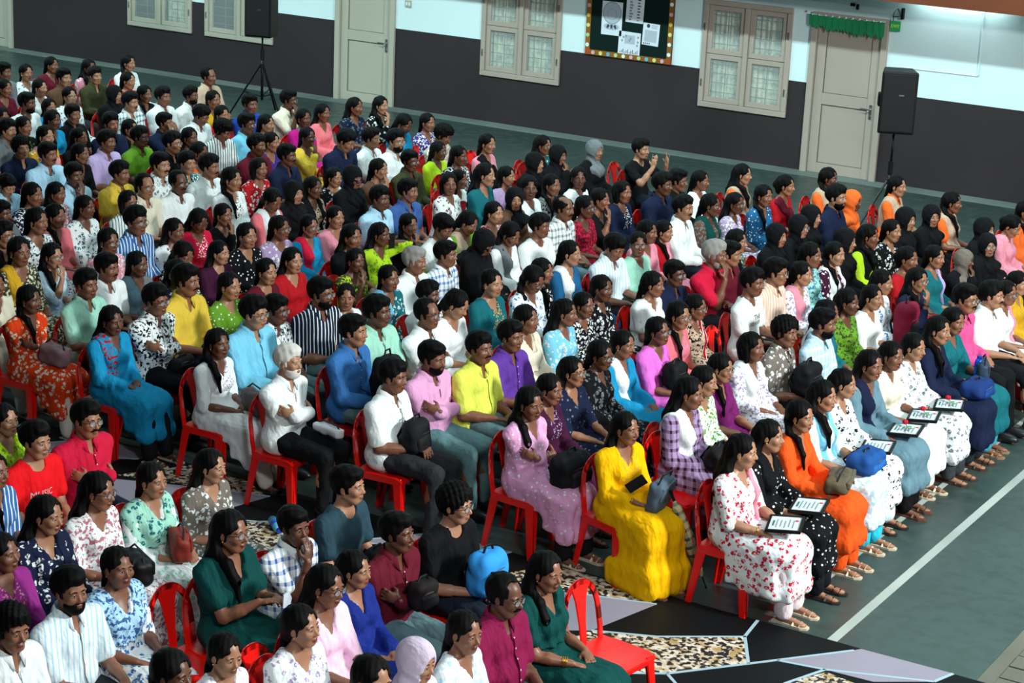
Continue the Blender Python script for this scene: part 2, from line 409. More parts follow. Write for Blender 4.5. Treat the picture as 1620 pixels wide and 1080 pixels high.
# ---------------------------------------------------------------- printed carpet runner in the aisle
cp = MB().prism([(-22, 9.75), (-2.9, 9.75), (-2.9, 11.85), (-22, 11.83)], 0.0, 0.006).obj('carpet_runner', M_cblack)
tag(cp, 'black carpet runner printed with white lines, lilac triangles and speckled panels in the aisle', 'carpet')
def patch(pts, mat, z=0.0085, name='printed_panel'):
    MB().prism(pts, .005, z).obj(name, mat, cp)
def cline(a, b, w=.022):
    a = Vector(a); b = Vector(b); n = (b - a).normalized(); n = Vector((-n.y, n.x)) * w / 2
    patch([tuple(a + n), tuple(a - n), tuple(b - n), tuple(b + n)], M_cline, .0095, 'printed_line')
MOT = dict(
  spec=[[(-5.43, 11.19), (-4.96, 11.54), (-4.76, 11.18), (-5.12, 10.73), (-5.45, 10.5), (-5.95, 10.6), (-5.83, 11.0)],
        [(-6.6, 11.82), (-6.05, 11.82), (-5.70, 11.66), (-6.19, 11.50), (-6.9, 11.3)],
        [(-4.30, 11.37), (-3.95, 11.3), (-3.9, 10.9), (-4.45, 11.05)]],
  lilac=[[(-6.2, 11.49), (-5.68, 11.66), (-5.83, 11.01), (-6.4, 10.6), (-6.9, 11.2)],
         [(-4.63, 11.34), (-4.28, 11.79), (-4.25, 11.84), (-3.62, 11.85), (-3.68, 11.66), (-4.0, 11.42), (-4.32, 11.40)]],
  line=[((-5.83, 11.01), (-5.43, 11.19)), ((-5.43, 11.19), (-4.95, 11.55)), ((-5.0, 11.84), (-4.96, 11.55)), ((-4.96, 11.55), (-4.76, 11.18)),
        ((-5.45, 10.5), (-5.12, 10.73)), ((-5.12, 10.73), (-4.76, 11.18)), ((-4.76, 11.18), (-4.28, 11.79)), ((-5.12, 10.73), (-4.85, 10.5)), ((-4.63, 11.34), (-4.32, 11.40)), ((-4.32, 11.40), (-4.45, 11.05)),
        ((-3.62, 11.85), (-3.68, 11.66)), ((-6.2, 11.49), (-5.68, 11.66)), ((-4.32, 11.40), (-3.68, 11.66))])
for rep in range(0, 5):
    dx = -rep * 3.35
    for pl in MOT['spec']: patch([(x + dx, y) for x, y in pl], M_cspec)
    for pl in MOT['lilac']: patch([(x + dx, y) for x, y in pl], M_clilac)
    for a, b in MOT['line']: cline((a[0] + dx, a[1]), (b[0] + dx, b[1]))

# ---------------------------------------------------------------- loudspeakers on tripod stands
def speaker(x, y, zb, rz, label, slabel, h=.68):
    st = empty('speaker_stand', (x, y, 0)); tag(st, slabel, 'stand')
    MB().tube([(0, 0, .25), (0, 0, .95)], .02, 10).obj('pole', M_blackm, st, smooth=True)
    MB().tube([(0, 0, .9), (0, 0, zb)], .015, 10).obj('upper_pole', M_blackm, st, smooth=True)
    MB().tube([(0, 0, .86), (0, 0, 1.02)], .03, 10).obj('collar', M_black, st)
    MB().tube([(0, 0, .74), (0, 0, .80)], .035, 10).obj('leg_hub', M_black, st)
    for k in range(3):
        a = rz + k * 2.094 + .5; c, s = math.cos(a), math.sin(a)
        MB().tube([(.03 * c, .03 * s, .78), (.5 * c, .5 * s, .02)], .015, 8).obj('leg', M_blackm, st)
        MB().tube([(.01 * c, .01 * s, .3), (.27 * c, .27 * s, .38)], .009, 6).obj('brace', M_blackm, st)
    sp = empty('loudspeaker', (x, y, zb), rz); tag(sp, label, 'loudspeaker')
    w, d = .43, .40
    MB().prism([(-.5 * w, d * .5), (.5 * w, d * .5), (.40 * w, -d * .5), (-.40 * w, -d * .5)], 0, h).obj('cabinet', M_black, sp, bevel=.02, seg=3)
    MB().span(-w * .44, w * .44, d * .5, d * .5 + .012, .03, h - .03).obj('grille', new_mat('speaker_grille', lin('#0b0c0e'), .7, .3), sp, bevel=.006)
    MB().span(-.06, .0, d * .5 + .012, d * .5 + .016, h * .62, h * .62 + .016).obj('badge', M_metal, sp)
    MB().span(w * .44, w * .53, -.06, .06, h * .4, h * .62).obj('side_handle', M_black, sp, bevel=.015)
    return sp
speaker(-8.5, 23.0, 1.38, math.radians(205), "black loudspeaker on the stand by the right door", "black tripod stand by the right door, behind the orange vests", .74)
speaker(-19.1, 24.35, 1.22, math.radians(195), 'black loudspeaker on the stand beside the second window from left', 'black tripod stand left of the middle door', .66)

# ================================================================ people: smooth distance-field figures
f32 = np.float32
def axis_pts(segs):
    """segs: [(start, end, step), ...] contiguous"""
    out = []
    for a, b, h in segs:
        n = max(1, int(round((b - a) / h))); out += list(a + (b - a) * np.arange(n) / n)
    out.append(segs[-1][1]); return np.array(out, f32)

class Field:
    def __init__(s, xs, ys, zs):
        s.ax = (xs, ys, zs); s.F = np.full((len(xs), len(ys), len(zs)), 0.2, f32)
    def sub_idx(s, lo, hi):
        r = []
        for a, l, h in zip(s.ax, lo, hi):
            i = int(np.searchsorted(a, l)) - 1; j = int(np.searchsorted(a, h)) + 1
            i = max(i, 0); j = min(j, len(a))
            if j <= i: return None
            r.append(slice(i, j))
        return tuple(r)
    def pts(s, sl): return (s.ax[0][sl[0]][:, None, None], s.ax[1][sl[1]][None, :, None], s.ax[2][sl[2]][None, None, :])
    def apply(s, fn, lo, hi, k=0.02, op='u'):
        m = 0.03 + k
        sl = s.sub_idx([v - m for v in lo], [v + m for v in hi])
        if sl is None: return
        X, Y, Z = s.pts(sl); d = fn(X, Y, Z); b = s.F[sl]
        if op == 'u':
            h = np.clip(0.5 + 0.5 * (b - d) / k, 0, 1); s.F[sl] = b * (1 - h) + d * h - k * h * (1 - h)
        else:   # subtract
            h = np.clip(0.5 - 0.5 * (b + d) / k, 0, 1); s.F[sl] = b * (1 - h) + (-d) * h + k * h * (1 - h)
    def cone(s, a, b, ra, rb, k=0.02, op='u', grow=0.0):
        a = np.array(a, f32); b = np.array(b, f32); ra += grow; rb += grow; ba = b - a; L = float(ba @ ba) + 1e-9; R = max(ra, rb)
        def fn(X, Y, Z):
            t = np.clip(((X - a[0]) * ba[0] + (Y - a[1]) * ba[1] + (Z - a[2]) * ba[2]) / L, 0, 1)
            return np.sqrt((X - a[0] - t * ba[0]) ** 2 + (Y - a[1] - t * ba[1]) ** 2 + (Z - a[2] - t * ba[2]) ** 2) - (ra + (rb - ra) * t)
        s.apply(fn, np.minimum(a, b) - R, np.maximum(a, b) + R, k, op)
    def ell(s, c, r, k=0.02, op='u', grow=0.0, R=None):
        c = np.array(c, f32); r = np.array(r, f32) + grow; m = r if R is None else np.full(3, r.max())
        def fn(X, Y, Z):
            x, y, z = X - c[0], Y - c[1], Z - c[2]
            if R is not None: x, y, z = (R[0][0] * x + R[1][0] * y + R[2][0] * z, R[0][1] * x + R[1][1] * y + R[2][1] * z, R[0][2] * x + R[1][2] * y + R[2][2] * z)
            q = (x / r[0]) ** 2 + (y / r[1]) ** 2 + (z / r[2]) ** 2
            w = (x / r[0] ** 2) ** 2 + (y / r[1] ** 2) ** 2 + (z / r[2] ** 2) ** 2
            q = np.sqrt(q); return q * (q - 1) / np.sqrt(w + 1e-9)
        s.apply(fn, c - m, c + m, k, op)
    def box(s, c, h, rr=0.02, k=0.02, op='u'):
        c = np.array(c, f32); h = np.array(h, f32)
        def fn(X, Y, Z):
            dx, dy, dz = np.abs(X - c[0]) - h[0], np.abs(Y - c[1]) - h[1], np.abs(Z - c[2]) - h[2]
            o = np.sqrt(np.maximum(dx, 0) ** 2 + np.maximum(dy, 0) ** 2 + np.maximum(dz, 0) ** 2)
            return o + np.minimum(np.maximum(dx, np.maximum(dy, dz)), 0) - rr
        s.apply(fn, c - h - rr, c + h + rr, k, op)
    def folds(s, amp=0.004, seed=0.0, zlo=None):
        X, Y, Z = s.pts((slice(None),) * 3)
        q = np.sin(26 * Z + 30 * X * np.sign(Y + 1e-4) + 14 * np.abs(Y) + 2 * np.sin(11 * X + 7 * Z + seed) + seed)
        s.F += (amp * .9 * (1 - 2 * np.abs(q)) ** 3 * (0.6 + 0.4 * np.sin(13 * Z + 17 * Y + seed)) * (Z > .5)).astype(f32)
        n = np.sin(34 * X + 19 * Z + seed + 2.2 * np.sin(15 * Y + seed)) * np.sin(29 * Y + 9 * Z + 1.7 * seed + 1.5 * np.sin(21 * X)) + 0.5 * np.sin(61 * Z + 25 * X - 30 * Y + seed)
        s.F += (amp * n).astype(f32)
    def mesh(s, name, mats, attr=None, coarse=None):
        F = s.F; I = F < 0; nx, ny, nz = F.shape
        c = I[:-1, :-1, :-1].astype(np.int8)
        cnt = c.copy()
        for d in ((1, 0, 0), (0, 1, 0), (0, 0, 1), (1, 1, 0), (1, 0, 1), (0, 1, 1), (1, 1, 1)):
            cnt += I[d[0]:nx - 1 + d[0], d[1]:ny - 1 + d[1], d[2]:nz - 1 + d[2]]
        act = (cnt > 0) & (cnt < 8); ii, jj, kk = np.nonzero(act); n = len(ii)
        idx = np.full(act.shape, -1, np.int32); idx[ii, jj, kk] = np.arange(n)
        corners = [(a, b, c_) for a in (0, 1) for b in (0, 1) for c_ in (0, 1)]
        V = [F[ii + a, jj + b, kk + c_] for a, b, c_ in corners]
        P = np.zeros((n, 3), f32); N = np.zeros(n, f32)
        for p, (a, b, c_) in enumerate(corners):
            for q in range(p + 1, 8):
                e = corners[q]
                if abs(a - e[0]) + abs(b - e[1]) + abs(c_ - e[2]) != 1: continue
                m = (V[p] < 0) != (V[q] < 0)
                t = V[p][m] / (V[p][m] - V[q][m])
                P[m, 0] += a + (e[0] - a) * t; P[m, 1] += b + (e[1] - b) * t; P[m, 2] += c_ + (e[2] - c_) * t; N[m] += 1
        P /= N[:, None]
        xs, ys, zs = s.ax
        co = np.empty((n, 3), f32)
        for d, (g, ix) in enumerate(((xs, ii), (ys, jj), (zs, kk))): co[:, d] = g[ix] + P[:, d] * (g[ix + 1] - g[ix])
        Q = []
        for d in range(3):
            sl0 = [slice(1, -1)] * 3; sl1 = [slice(1, -1)] * 3
            sl0[d] = slice(0, -1); sl1[d] = slice(1, None)
            A = I[tuple(sl0)]; B = I[tuple(sl1)]; x = np.nonzero(A != B)
            if len(x[0]) == 0: continue
            base = [x[0].copy(), x[1].copy(), x[2].copy()]
            for e in range(3):
                if e != d: base[e] += 1
            e1, e2 = (d + 1) % 3, (d + 2) % 3
            def cell(o1, o2):
                b = [base[0], base[1], base[2]]; b[e1] = b[e1] - o1; b[e2] = b[e2] - o2; return idx[b[0], b[1], b[2]]
            q = np.stack([cell(1, 1), cell(0, 1), cell(0, 0), cell(1, 0)], 1)
            fl = ~A[x]; q[fl] = q[fl][:, ::-1]; Q.append(q)
        Q = np.concatenate(Q); Q = Q[(Q >= 0).all(1)]; T = None
        if coarse is not None:          # merge the vertices of covered or plain stretches into a coarser net
            m = coarse(co); k3 = np.floor(co / .030).astype(np.int64); key_ = (k3[:, 0] + 500) * 10 ** 8 + (k3[:, 1] + 500) * 10 ** 4 + k3[:, 2] + 500
            key_ = np.where(m, key_, -1 - np.arange(n)); _, inv = np.unique(key_, return_inverse=True); inv = inv.ravel(); nn = inv.max() + 1
            c_ = np.bincount(inv, minlength=nn).astype(f32); co = np.stack([np.bincount(inv, weights=co[:, d], minlength=nn) / c_ for d in range(3)], 1).astype(f32); n = nn
            Q = inv[Q]; eq = Q == np.roll(Q, -1, axis=1); ne = eq.sum(1); bad = (Q[:, 0] == Q[:, 2]) | (Q[:, 1] == Q[:, 3])
            tr = Q[(ne == 1) & ~bad]; te = eq[(ne == 1) & ~bad]; T = tr[~te].reshape(-1, 3); Q = Q[(ne == 0) & ~bad]
            T = T[np.unique(np.sort(T, 1), axis=0, return_index=True)[1]]; Q = Q[np.unique(np.sort(Q, 1), axis=0, return_index=True)[1]]
        me = bpy.data.meshes.new(name); me.vertices.add(n); me.vertices.foreach_set('co', co.ravel())
        li = Q.ravel(); ls = np.arange(0, Q.size, 4)
        if T is not None: ls = np.concatenate([ls, Q.size + np.arange(0, T.size, 3)]); li = np.concatenate([li, T.ravel()])
        me.loops.add(len(li)); me.loops.foreach_set('vertex_index', li.astype(np.int32))
        me.polygons.add(len(ls)); me.polygons.foreach_set('loop_start', ls.astype(np.int32))
        me.polygons.foreach_set('use_smooth', np.ones(len(ls), bool))
        for m in (mats if isinstance(mats, (list, tuple)) else [mats]): me.materials.append(m)
        if attr:
            at = me.attributes.new('tint', 'FLOAT', 'POINT'); at.data.foreach_set('value', attr(co).astype(f32))
        me.update(calc_edges=True); return me

# ---------------------------------------------------------------- people materials (colour comes from each object)
def ob_color(t): return t.n('ShaderNodeObjectInfo').outputs['Color']
def ob_second(t):
    a = t.n('ShaderNodeAttribute'); a.attribute_type = 'OBJECT'; a.attribute_name = 'second_colour'; return a.outputs['Color']

M_skin = new_mat('skin', (0.4, 0.22, 0.13), 0.42, spec=0.4); t = NT(M_skin)
at = t.n('ShaderNodeAttribute'); at.attribute_name = 'tint'
oc = ob_color(t)
warm = t.n('ShaderNodeMix', data_type='RGBA', blend_type='MULTIPLY'); warm.inputs[0].default_value = 1; t.l(oc, warm.inputs[6]); warm.inputs[7].default_value = (0.62, 0.36, 0.36, 1)
t.l(t.mix(at.outputs['Fac'], oc, warm.outputs[2]), t.b.inputs['Base Color'])
t.bump(t.noise(coords(t), 90, 2), 0.08, 0.002)
M_eye = new_mat('eye_white', lin('#d8d4cc'), 0.25); M_iris = new_mat('dark_iris', lin('#1c110b'), 0.15)
M_hair = new_mat('hair', (0.01, 0.01, 0.01), 0.62, spec=0.10); t = NT(M_hair); t.l(ob_color(t), t.b.inputs['Base Color'])
mp = t.n('ShaderNodeMapping'); mp.inputs['Scale'].default_value = (1, 1, 0.14); t.l(coords(t), mp.inputs['Vector']); t.bump(t.noise(mp.outputs[0], 190, 3), 0.5, 0.004)
M_gold = new_mat('gold_jewellery', lin('#d9a940'), 0.25, 1.0); M_frame = new_mat('spectacle_frame', lin('#15130f'), 0.3)
M_lens = new_mat('spectacle_lens', (0.75, 0.8, 0.85), 0.03, spec=0.8); M_lens.node_tree.nodes['Principled BSDF'].inputs['Alpha'].default_value = 0.22
M_sole = new_mat('sandal', lin('#8d7358'), 0.6); t = NT(M_sole); t.l(ob_color(t), t.b.inputs['Base Color']); M_shoe = new_mat('dark_shoe', lin('#15161a'), 0.4)

def cloth(name, fn=None, rough=0.82, sheen=True):
    m = new_mat(name, (0.5, 0.5, 0.5), rough, spec=0.12); t = NT(m); c1 = ob_color(t); o = coords(t)
    if fn: t.l(t.mix(fn(t, o), c1, ob_second(t)), t.b.inputs['Base Color'])
    else: t.l(c1, t.b.inputs['Base Color'])
    mp = t.n('ShaderNodeMapping'); mp.inputs['Scale'].default_value = (1.0, 2.2, 0.8); mp.inputs['Rotation'].default_value = (0.5, 0.3, 0.4); t.l(o, mp.inputs['Vector'])
    h = t.math('ADD', t.math('POWER', t.noise(mp.outputs[0], 9, 2), 1.5), t.math('MULTIPLY', t.noise(o, 120, 1), 0.05)); t.bump(h, 0.55, 0.05); return m
def p_floral(t, o):
    w = t.n('ShaderNodeVectorMath', operation='ADD'); t.l(o, w.inputs[0])
    nz = t.n('ShaderNodeTexNoise'); nz.inputs['Scale'].default_value = 30; t.l(o, nz.inputs['Vector'])
    sc = t.n('ShaderNodeVectorMath', operation='SCALE'); sc.inputs['Scale'].default_value = 0.03; t.l(nz.outputs['Color'], sc.inputs[0]); t.l(sc.outputs[0], w.inputs[1])
    d = t.voro(w.outputs[0], 22); return t.math('MULTIPLY', t.ramp(d, 0.43, 0.37), t.ramp(t.noise(o, 60, 2), 0.40, 0.50))
def p_print(t, o):
    return t.ramp(t.noise(o, 42, 3), 0.52, 0.57)
def p_dots(t, o): return t.ramp(t.voro(o, 26), 0.26, 0.20)
def wave(t, v, freq, duty):
    return t.math('LESS_THAN', t.math('FRACT', t.math('MULTIPLY', v, freq)), duty)
def sepxyz(t, o): s_ = t.n('ShaderNodeSeparateXYZ'); t.l(o, s_.inputs[0]); return s_.outputs
def p_stripe(t, o): s_ = sepxyz(t, o); return wave(t, t.math('ADD', s_[1], t.math('MULTIPLY', s_[0], .7)), 26, 0.28)
def p_check(t, o):
    s_ = sepxyz(t, o); a = wave(t, t.math('ADD', s_[1], t.math('MULTIPLY', s_[0], .7)), 18, 0.35); b = wave(t, s_[2], 15, 0.35)
    return t.math('MULTIPLY', t.math('ADD', a, b), 0.5)
def p_embroid(t, o):
    s_ = sepxyz(t, o); m = t.math('MULTIPLY', t.math('LESS_THAN', t.math('ABSOLUTE', s_[1]), 0.075), t.math('GREATER_THAN', s_[2], 0.74))
    m = t.math('MULTIPLY', m, t.math('GREATER_THAN', s_[0], 0.0)); return t.math('MULTIPLY', m, t.ramp(t.voro(o, 55), 0.45, 0.3))
M_cloth = {'plain': cloth('plain_cloth'), 'floral': cloth('floral_cloth', p_floral), 'print': cloth('printed_cloth', p_print), 'dots': cloth('dotted_cloth', p_dots),
           'stripe': cloth('striped_cloth', p_stripe), 'check': cloth('checked_cloth', p_check), 'embroid': cloth('embroidered_cloth', p_embroid)}

# ---------------------------------------------------------------- skeleton
def V3(*a): return np.array(a, float)
def ik(sh, wr, L1, L2, pole):
    d = wr - sh; L = np.linalg.norm(d)
    if L > (L1 + L2) * .995: wr = sh + d / L * (L1 + L2) * .995; d = wr - sh; L = np.linalg.norm(d)
    a = (L1 * L1 - L2 * L2 + L * L) / (2 * L); h = math.sqrt(max(L1 * L1 - a * a, 0)); u = d / L
    p = pole - u * (pole @ u); p /= np.linalg.norm(p) + 1e-9
    return sh + u * a + p * h, wr

class Pose:
    """joints of a seated adult in local space: x forwards, y to the person's left, z up, floor at 0"""
    def __init__(s, sex, arms='L', seed=0, build=0, yaw=0.0, pitch=0.0, roll=0.0, face=0):
        r = random.Random(seed * 7 + 3); s.sex = sex; s.arms = arms; s.build = build; s.face = face; s.seed = seed
        s.man = sex in 'MB'; s.sw = .185 if s.man else .160
        s.lean = r.uniform(-.02, .03) + (.03 if arms in 'KF' else 0)
        L = s.lean
        s.pelvis = V3(-.05, 0, .535); s.waist = V3(-.05 + L * .4, 0, .67); s.chest = V3(-.055 + L, 0, .82); s.neck = V3(-.05 + L * 1.3, 0, .965)
        s.head = s.neck + V3(.045, 0, .165)
        s.Rh = np.array(Matrix.Rotation(math.radians(yaw), 3, 'Z') @ Matrix.Rotation(math.radians(pitch), 3, 'Y') @ Matrix.Rotation(math.radians(roll), 3, 'X'))
        s.head = s.neck + V3(.01, 0, .09) + s.Rh @ V3(.035, 0, .075)
        g = (.085 if s.man else .07) + r.uniform(-.01, .012)
        s.hip = [V3(-.01, q * .085, .53) for q in (-1, 1)]; s.knee = [V3(.43, q * (g + .02), .50) for q in (-1, 1)]
        fx = r.uniform(.40, .52); s.ankle = [V3(fx + r.uniform(-.04, .04), q * (g + .02), .085) for q in (-1, 1)]
        s.sh = [V3(-.055 + L, q * s.sw, .905) for q in (-1, 1)]
        j = lambda a: r.uniform(-a, a)
        W_ = {'L': [V3(.24 + j(.04), -.085 + j(.03), .635), V3(.25 + j(.04), .075 + j(.03), .64)],
              'H': [V3(.25, -.10, .66), V3(.27, .09, .66)],
              'N': [V3(.26, -.13, .63), V3(.28, .12, .63)],
              'C': [V3(.125, .125, .735), V3(.150, -.115, .770)],
              'K': [V3(.145 + L, -.045, .935), V3(.17, .05, .70)],
              'F': [V3(.16 + L, -.06, .99), V3(.16 + L, .06, .99)],
              'P': [V3(.06, .135, 1.04), V3(.20, .05, .66)],
              'U': [V3(.24, -.17, .97), V3(.25, .14, .96)], 'Q': [V3(.26, -.06, .80), V3(.27, .07, .79)]}[arms]
        if arms == 'P': W_ = [W_[1] * V3(1, -1, 1), W_[0]]
        sc = 1.0 if s.man else .95
        s.el = []; s.wr = []
        for q in (0, 1):
            sg = -1 if q == 0 else 1
            pole = {'C': V3(-.3, sg * .6, -1)}.get(arms, V3(-.6, sg * .55, -1))
            e, w = ik(s.sh[q], W_[q], .275 * sc, .245 * sc, pole); s.el.append(e); s.wr.append(w)
        # hand direction, palm normal
        s.hd = []; s.hn = []
        for q in (0, 1):
            sg = -1 if q == 0 else 1; fa = s.wr[q] - s.el[q]; fa /= np.linalg.norm(fa)
            if arms in 'LHNQ': d = fa + V3(.15, -sg * (.5 if arms == 'L' else .1), -.25); n = V3(.1, 0, -1)
            elif arms == 'C': d = fa * .45 + V3(-.95, -sg * .1, .08); n = V3(-.3, sg * .8, -.1)
            elif arms == 'K' and q == 0: d = V3(-.15, .25, 1); n = V3(-1, .2, 0)
            elif arms == 'F': d = V3(-.25, -sg * .1, 1); n = V3(-1, 0, 0)
            elif arms == 'P' and q == 1: d = V3(-.2, -.35, 1); n = V3(0, -1, 0)
            elif arms == 'U': d = V3(.1, -sg * .1, 1); n = V3(-.4, -sg, 0)
            else: d = fa + V3(0, 0, -.2); n = V3(0, 0, -1)
            d /= np.linalg.norm(d); n = n - d * (n @ d); n /= np.linalg.norm(n); s.hd.append(d); s.hn.append(n)
    def head_matrix(s):
        M = Matrix([[*s.Rh[i], s.head[i]] for i in range(3)] + [[0, 0, 0, 1]]); return M

def torso(F, s, g=0.0, k=.04, low=True):
    m = s.man; b = s.build
    if low: F.ell(s.pelvis, (.125, .165 + .01 * b, .105), k, grow=g)
    F.ell(s.waist + V3(.012 * b, 0, 0), (.098 + .028 * b, .135 + .016 * b, .125), k, grow=g)
    F.ell(s.chest, (.105 + .012 * b, .150 if m else .132, .14), k, grow=g)
    F.cone(s.sh[0] + V3(0, .035, .0), s.sh[1] + V3(0, -.035, .0), .050, .050, k * .7, grow=g)
    for q in (0, 1): F.cone(s.neck + V3(-.01, 0, -.01), s.sh[q] + V3(0, 0, .018), .045, .030, .03, grow=g)
    if not m:
        for q in (-1, 1): F.ell(s.chest + V3(.075 + .01 * b, q * .062, -.01), (.052, .056, .055), .03, grow=g)
    elif b > 0: F.ell(s.waist + V3(.055, 0, -.01), (.10, .125, .10), .05, grow=g)
    F.cone(s.neck + V3(0, -.05, -.02), s.neck + V3(0, .05, -.02), .045, .045, .05, grow=g * .7)

def arm(F, s, q, g=0.0, frac=2.0, k=.02, cuff=0.0):
    """frac 0..1 upper arm, 1..2 forearm"""
    ur, er, wr = (.05, .038, .026) if s.man else (.044, .034, .0235)
    if s.build > 0: ur += .006; er += .004
    a, e, w = s.sh[q], s.el[q], s.wr[q]
    f1 = min(frac, 1); F.cone(a, a + (e - a) * f1, ur, ur + (er - ur) * f1 + (cuff if frac < 1 else 0), k, grow=g)
    if frac > 1:
        f2 = frac - 1; F.cone(e, e + (w - e) * .45 * f2, er, er * .98, k, grow=g); F.cone(e + (w - e) * .4 * f2, e + (w - e) * f2, er * .98, er * .98 + (wr - er * .98) * f2 + cuff, k, grow=g)

def hand(F, s, q):
    sc = 1.0 if s.man else .9; d, n, w = s.hd[q], s.hn[q], s.wr[q]; sd = np.cross(d, n) * (1 if q == 0 else -1)
    # sd points to the thumb side
    R = np.stack([d, sd, n]).T; pc = w + d * .052 * sc
    F.ell(pc, (.048 * sc, .038 * sc, .016 * sc), .012, R=R)
    curl = {'L': .7, 'H': .8, 'N': .6, 'C': .9, 'K': 1.0, 'F': .35, 'P': 1.1, 'U': .25, 'Q': .6}[s.arms]
    for i, (o, L, r) in enumerate(((-.030, .058, .0075), (-.0105, .072, .0085), (.0095, .078, .009), (.0285, .07, .0085))):
        L *= sc; r *= sc; c1 = curl * (.55 + .12 * i * 0.3); a = w + d * .084 * sc + sd * o * sc
        d1 = d * math.cos(c1 * .5) + n * math.sin(c1 * .5) + sd * o * 2.0; d2 = d * math.cos(c1 * 1.25) + n * math.sin(c1 * 1.25) + sd * o
        m = a + d1 * L * .5; e = m + d2 * L * .5
        F.cone(a, m, r * 1.05, r, .005); F.cone(m, e, r, r * .82, .004)
    a = w + d * .025 * sc + sd * .026 * sc; m = a + (d * .55 + sd * .65 + n * .35) * .038 * sc; e = m + (d * .9 + sd * .15 + n * .4) * .03 * sc
    F.cone(a, m, .0125 * sc, .0105 * sc, .008); F.cone(m, e, .0105 * sc, .008 * sc, .004)

def head_fn(s):
    """one composite smooth distance in head space; x forwards, z up, origin between the ears at eye height"""
    m = s.man; fc = s.face; R = s.Rh; H = s.head
    jw = (.040 if m else .034) + (.003, -.002, .004)[fc % 3]; nl = (.0, .003, -.002)[fc % 3]; ck = (.0, .004, -.003)[(fc + 1) % 3] + .004 * s.build
    def E(x, y, z, c, r):
        x, y, z = (x - c[0]), (y - c[1]), (z - c[2]); q = np.sqrt((x / r[0]) ** 2 + (y / r[1]) ** 2 + (z / r[2]) ** 2)
        w = np.sqrt((x / r[0] ** 2) ** 2 + (y / r[1] ** 2) ** 2 + (z / r[2] ** 2) ** 2 + 1e-9); return q * (q - 1) / w
    def C(x, y, z, a, b, ra, rb):
        a = np.array(a); b = np.array(b); ba = b - a; L = ba @ ba
        t_ = np.clip(((x - a[0]) * ba[0] + (y - a[1]) * ba[1] + (z - a[2]) * ba[2]) / L, 0, 1)
        return np.sqrt((x - a[0] - t_ * ba[0]) ** 2 + (y - a[1] - t_ * ba[1]) ** 2 + (z - a[2] - t_ * ba[2]) ** 2) - (ra + (rb - ra) * t_)
    def u(a, b, k):
        h = np.clip(.5 + .5 * (a - b) / k, 0, 1); return a * (1 - h) + b * h - k * h * (1 - h)
    def sub(a, b, k):
        h = np.clip(.5 - .5 * (a + b) / k, 0, 1); return a * (1 - h) - b * h + k * h * (1 - h)
    def fn(X, Y, Z):
        X, Y, Z = X - H[0], Y - H[1], Z - H[2]
        x = R[0][0] * X + R[1][0] * Y + R[2][0] * Z; y = R[0][1] * X + R[1][1] * Y + R[2][1] * Z; z = R[0][2] * X + R[1][2] * Y + R[2][2] * Z
        ya = np.abs(y)
        d = E(x, y, z, (-.012, 0, .028), (.097, .075, .088))
        d = u(d, E(x, y, z, (.022, 0, -.032), (.064, .056 + ck, .080)), .03)
        d = u(d, E(x, y, z, (.045, 0, -.088), (.030, jw, .026)), .028)
        d = u(d, C(x, ya, z, (-.01, .052, -.05), (.045, .028, -.092), .014, .013), .025)
        d = u(d, E(x, ya, z, (.060, .036, -.026), (.024, .024 + ck, .024)), .02)
        d = sub(d, E(x, ya, z, (.097, .031, .001), (.014, .021, .013)), .012)
        d = u(d, E(x, ya, z, (.076, .030, .021), (.012, .026, .006)), .012)
        d = u(d, C(x, y, z, (.080, 0, .008), (.103 + nl, 0, -.030), .0075, .0115), .012)
        d = u(d, E(x, ya, z, (.090, .012, -.034), (.012, .008, .008)), .006)
        d = u(d, E(x, y, z, (.083, 0, -.059), (.012, .023, .0065)), .006)
        d = u(d, E(x, y, z, (.081, 0, -.071), (.012, .019, .0075)), .006)
        d = u(d, E(x, ya, z, (-.008, .076, -.008), (.018, .0085, .030)), .006)
        d = sub(d, E(x, ya, z, (-.004, .086, -.006), (.009, .006, .016)), .006)
        return d
    return fn

def lip_attr(s):
    def f(co):
        p = (co - s.head) @ s.Rh
        q = ((p[:, 0] - .092) / .02) ** 2 + (p[:, 1] / .025) ** 2 + ((p[:, 2] + .065) / .0135) ** 2
        v = np.clip((1.25 - q) * 3, 0, 1)
        return v * (.75 if s.man else 1.0)
    return f

def body_grid(s, fine):
    h1, h2, h3 = (.0072, .0090, .018) if fine else (.0092, .015, .024)
    hz = s.head[2]; hx = s.head[0]
    xs = axis_pts([(-.24, hx - .12, h3), (hx - .12, hx + .135, h1), (hx + .135, .40, h2), (.40, .70, h3)])
    ys = axis_pts([(-.34, -.20, h2), (-.20, -.10, h2), (-.10, .10, h1), (.10, .20, h2), (.20, .34, h2)])
    zs = axis_pts([(-.01, .55, h3), (.55, hz - .15, h2), (hz - .15, hz + .14, h1)])
    return xs, ys, zs

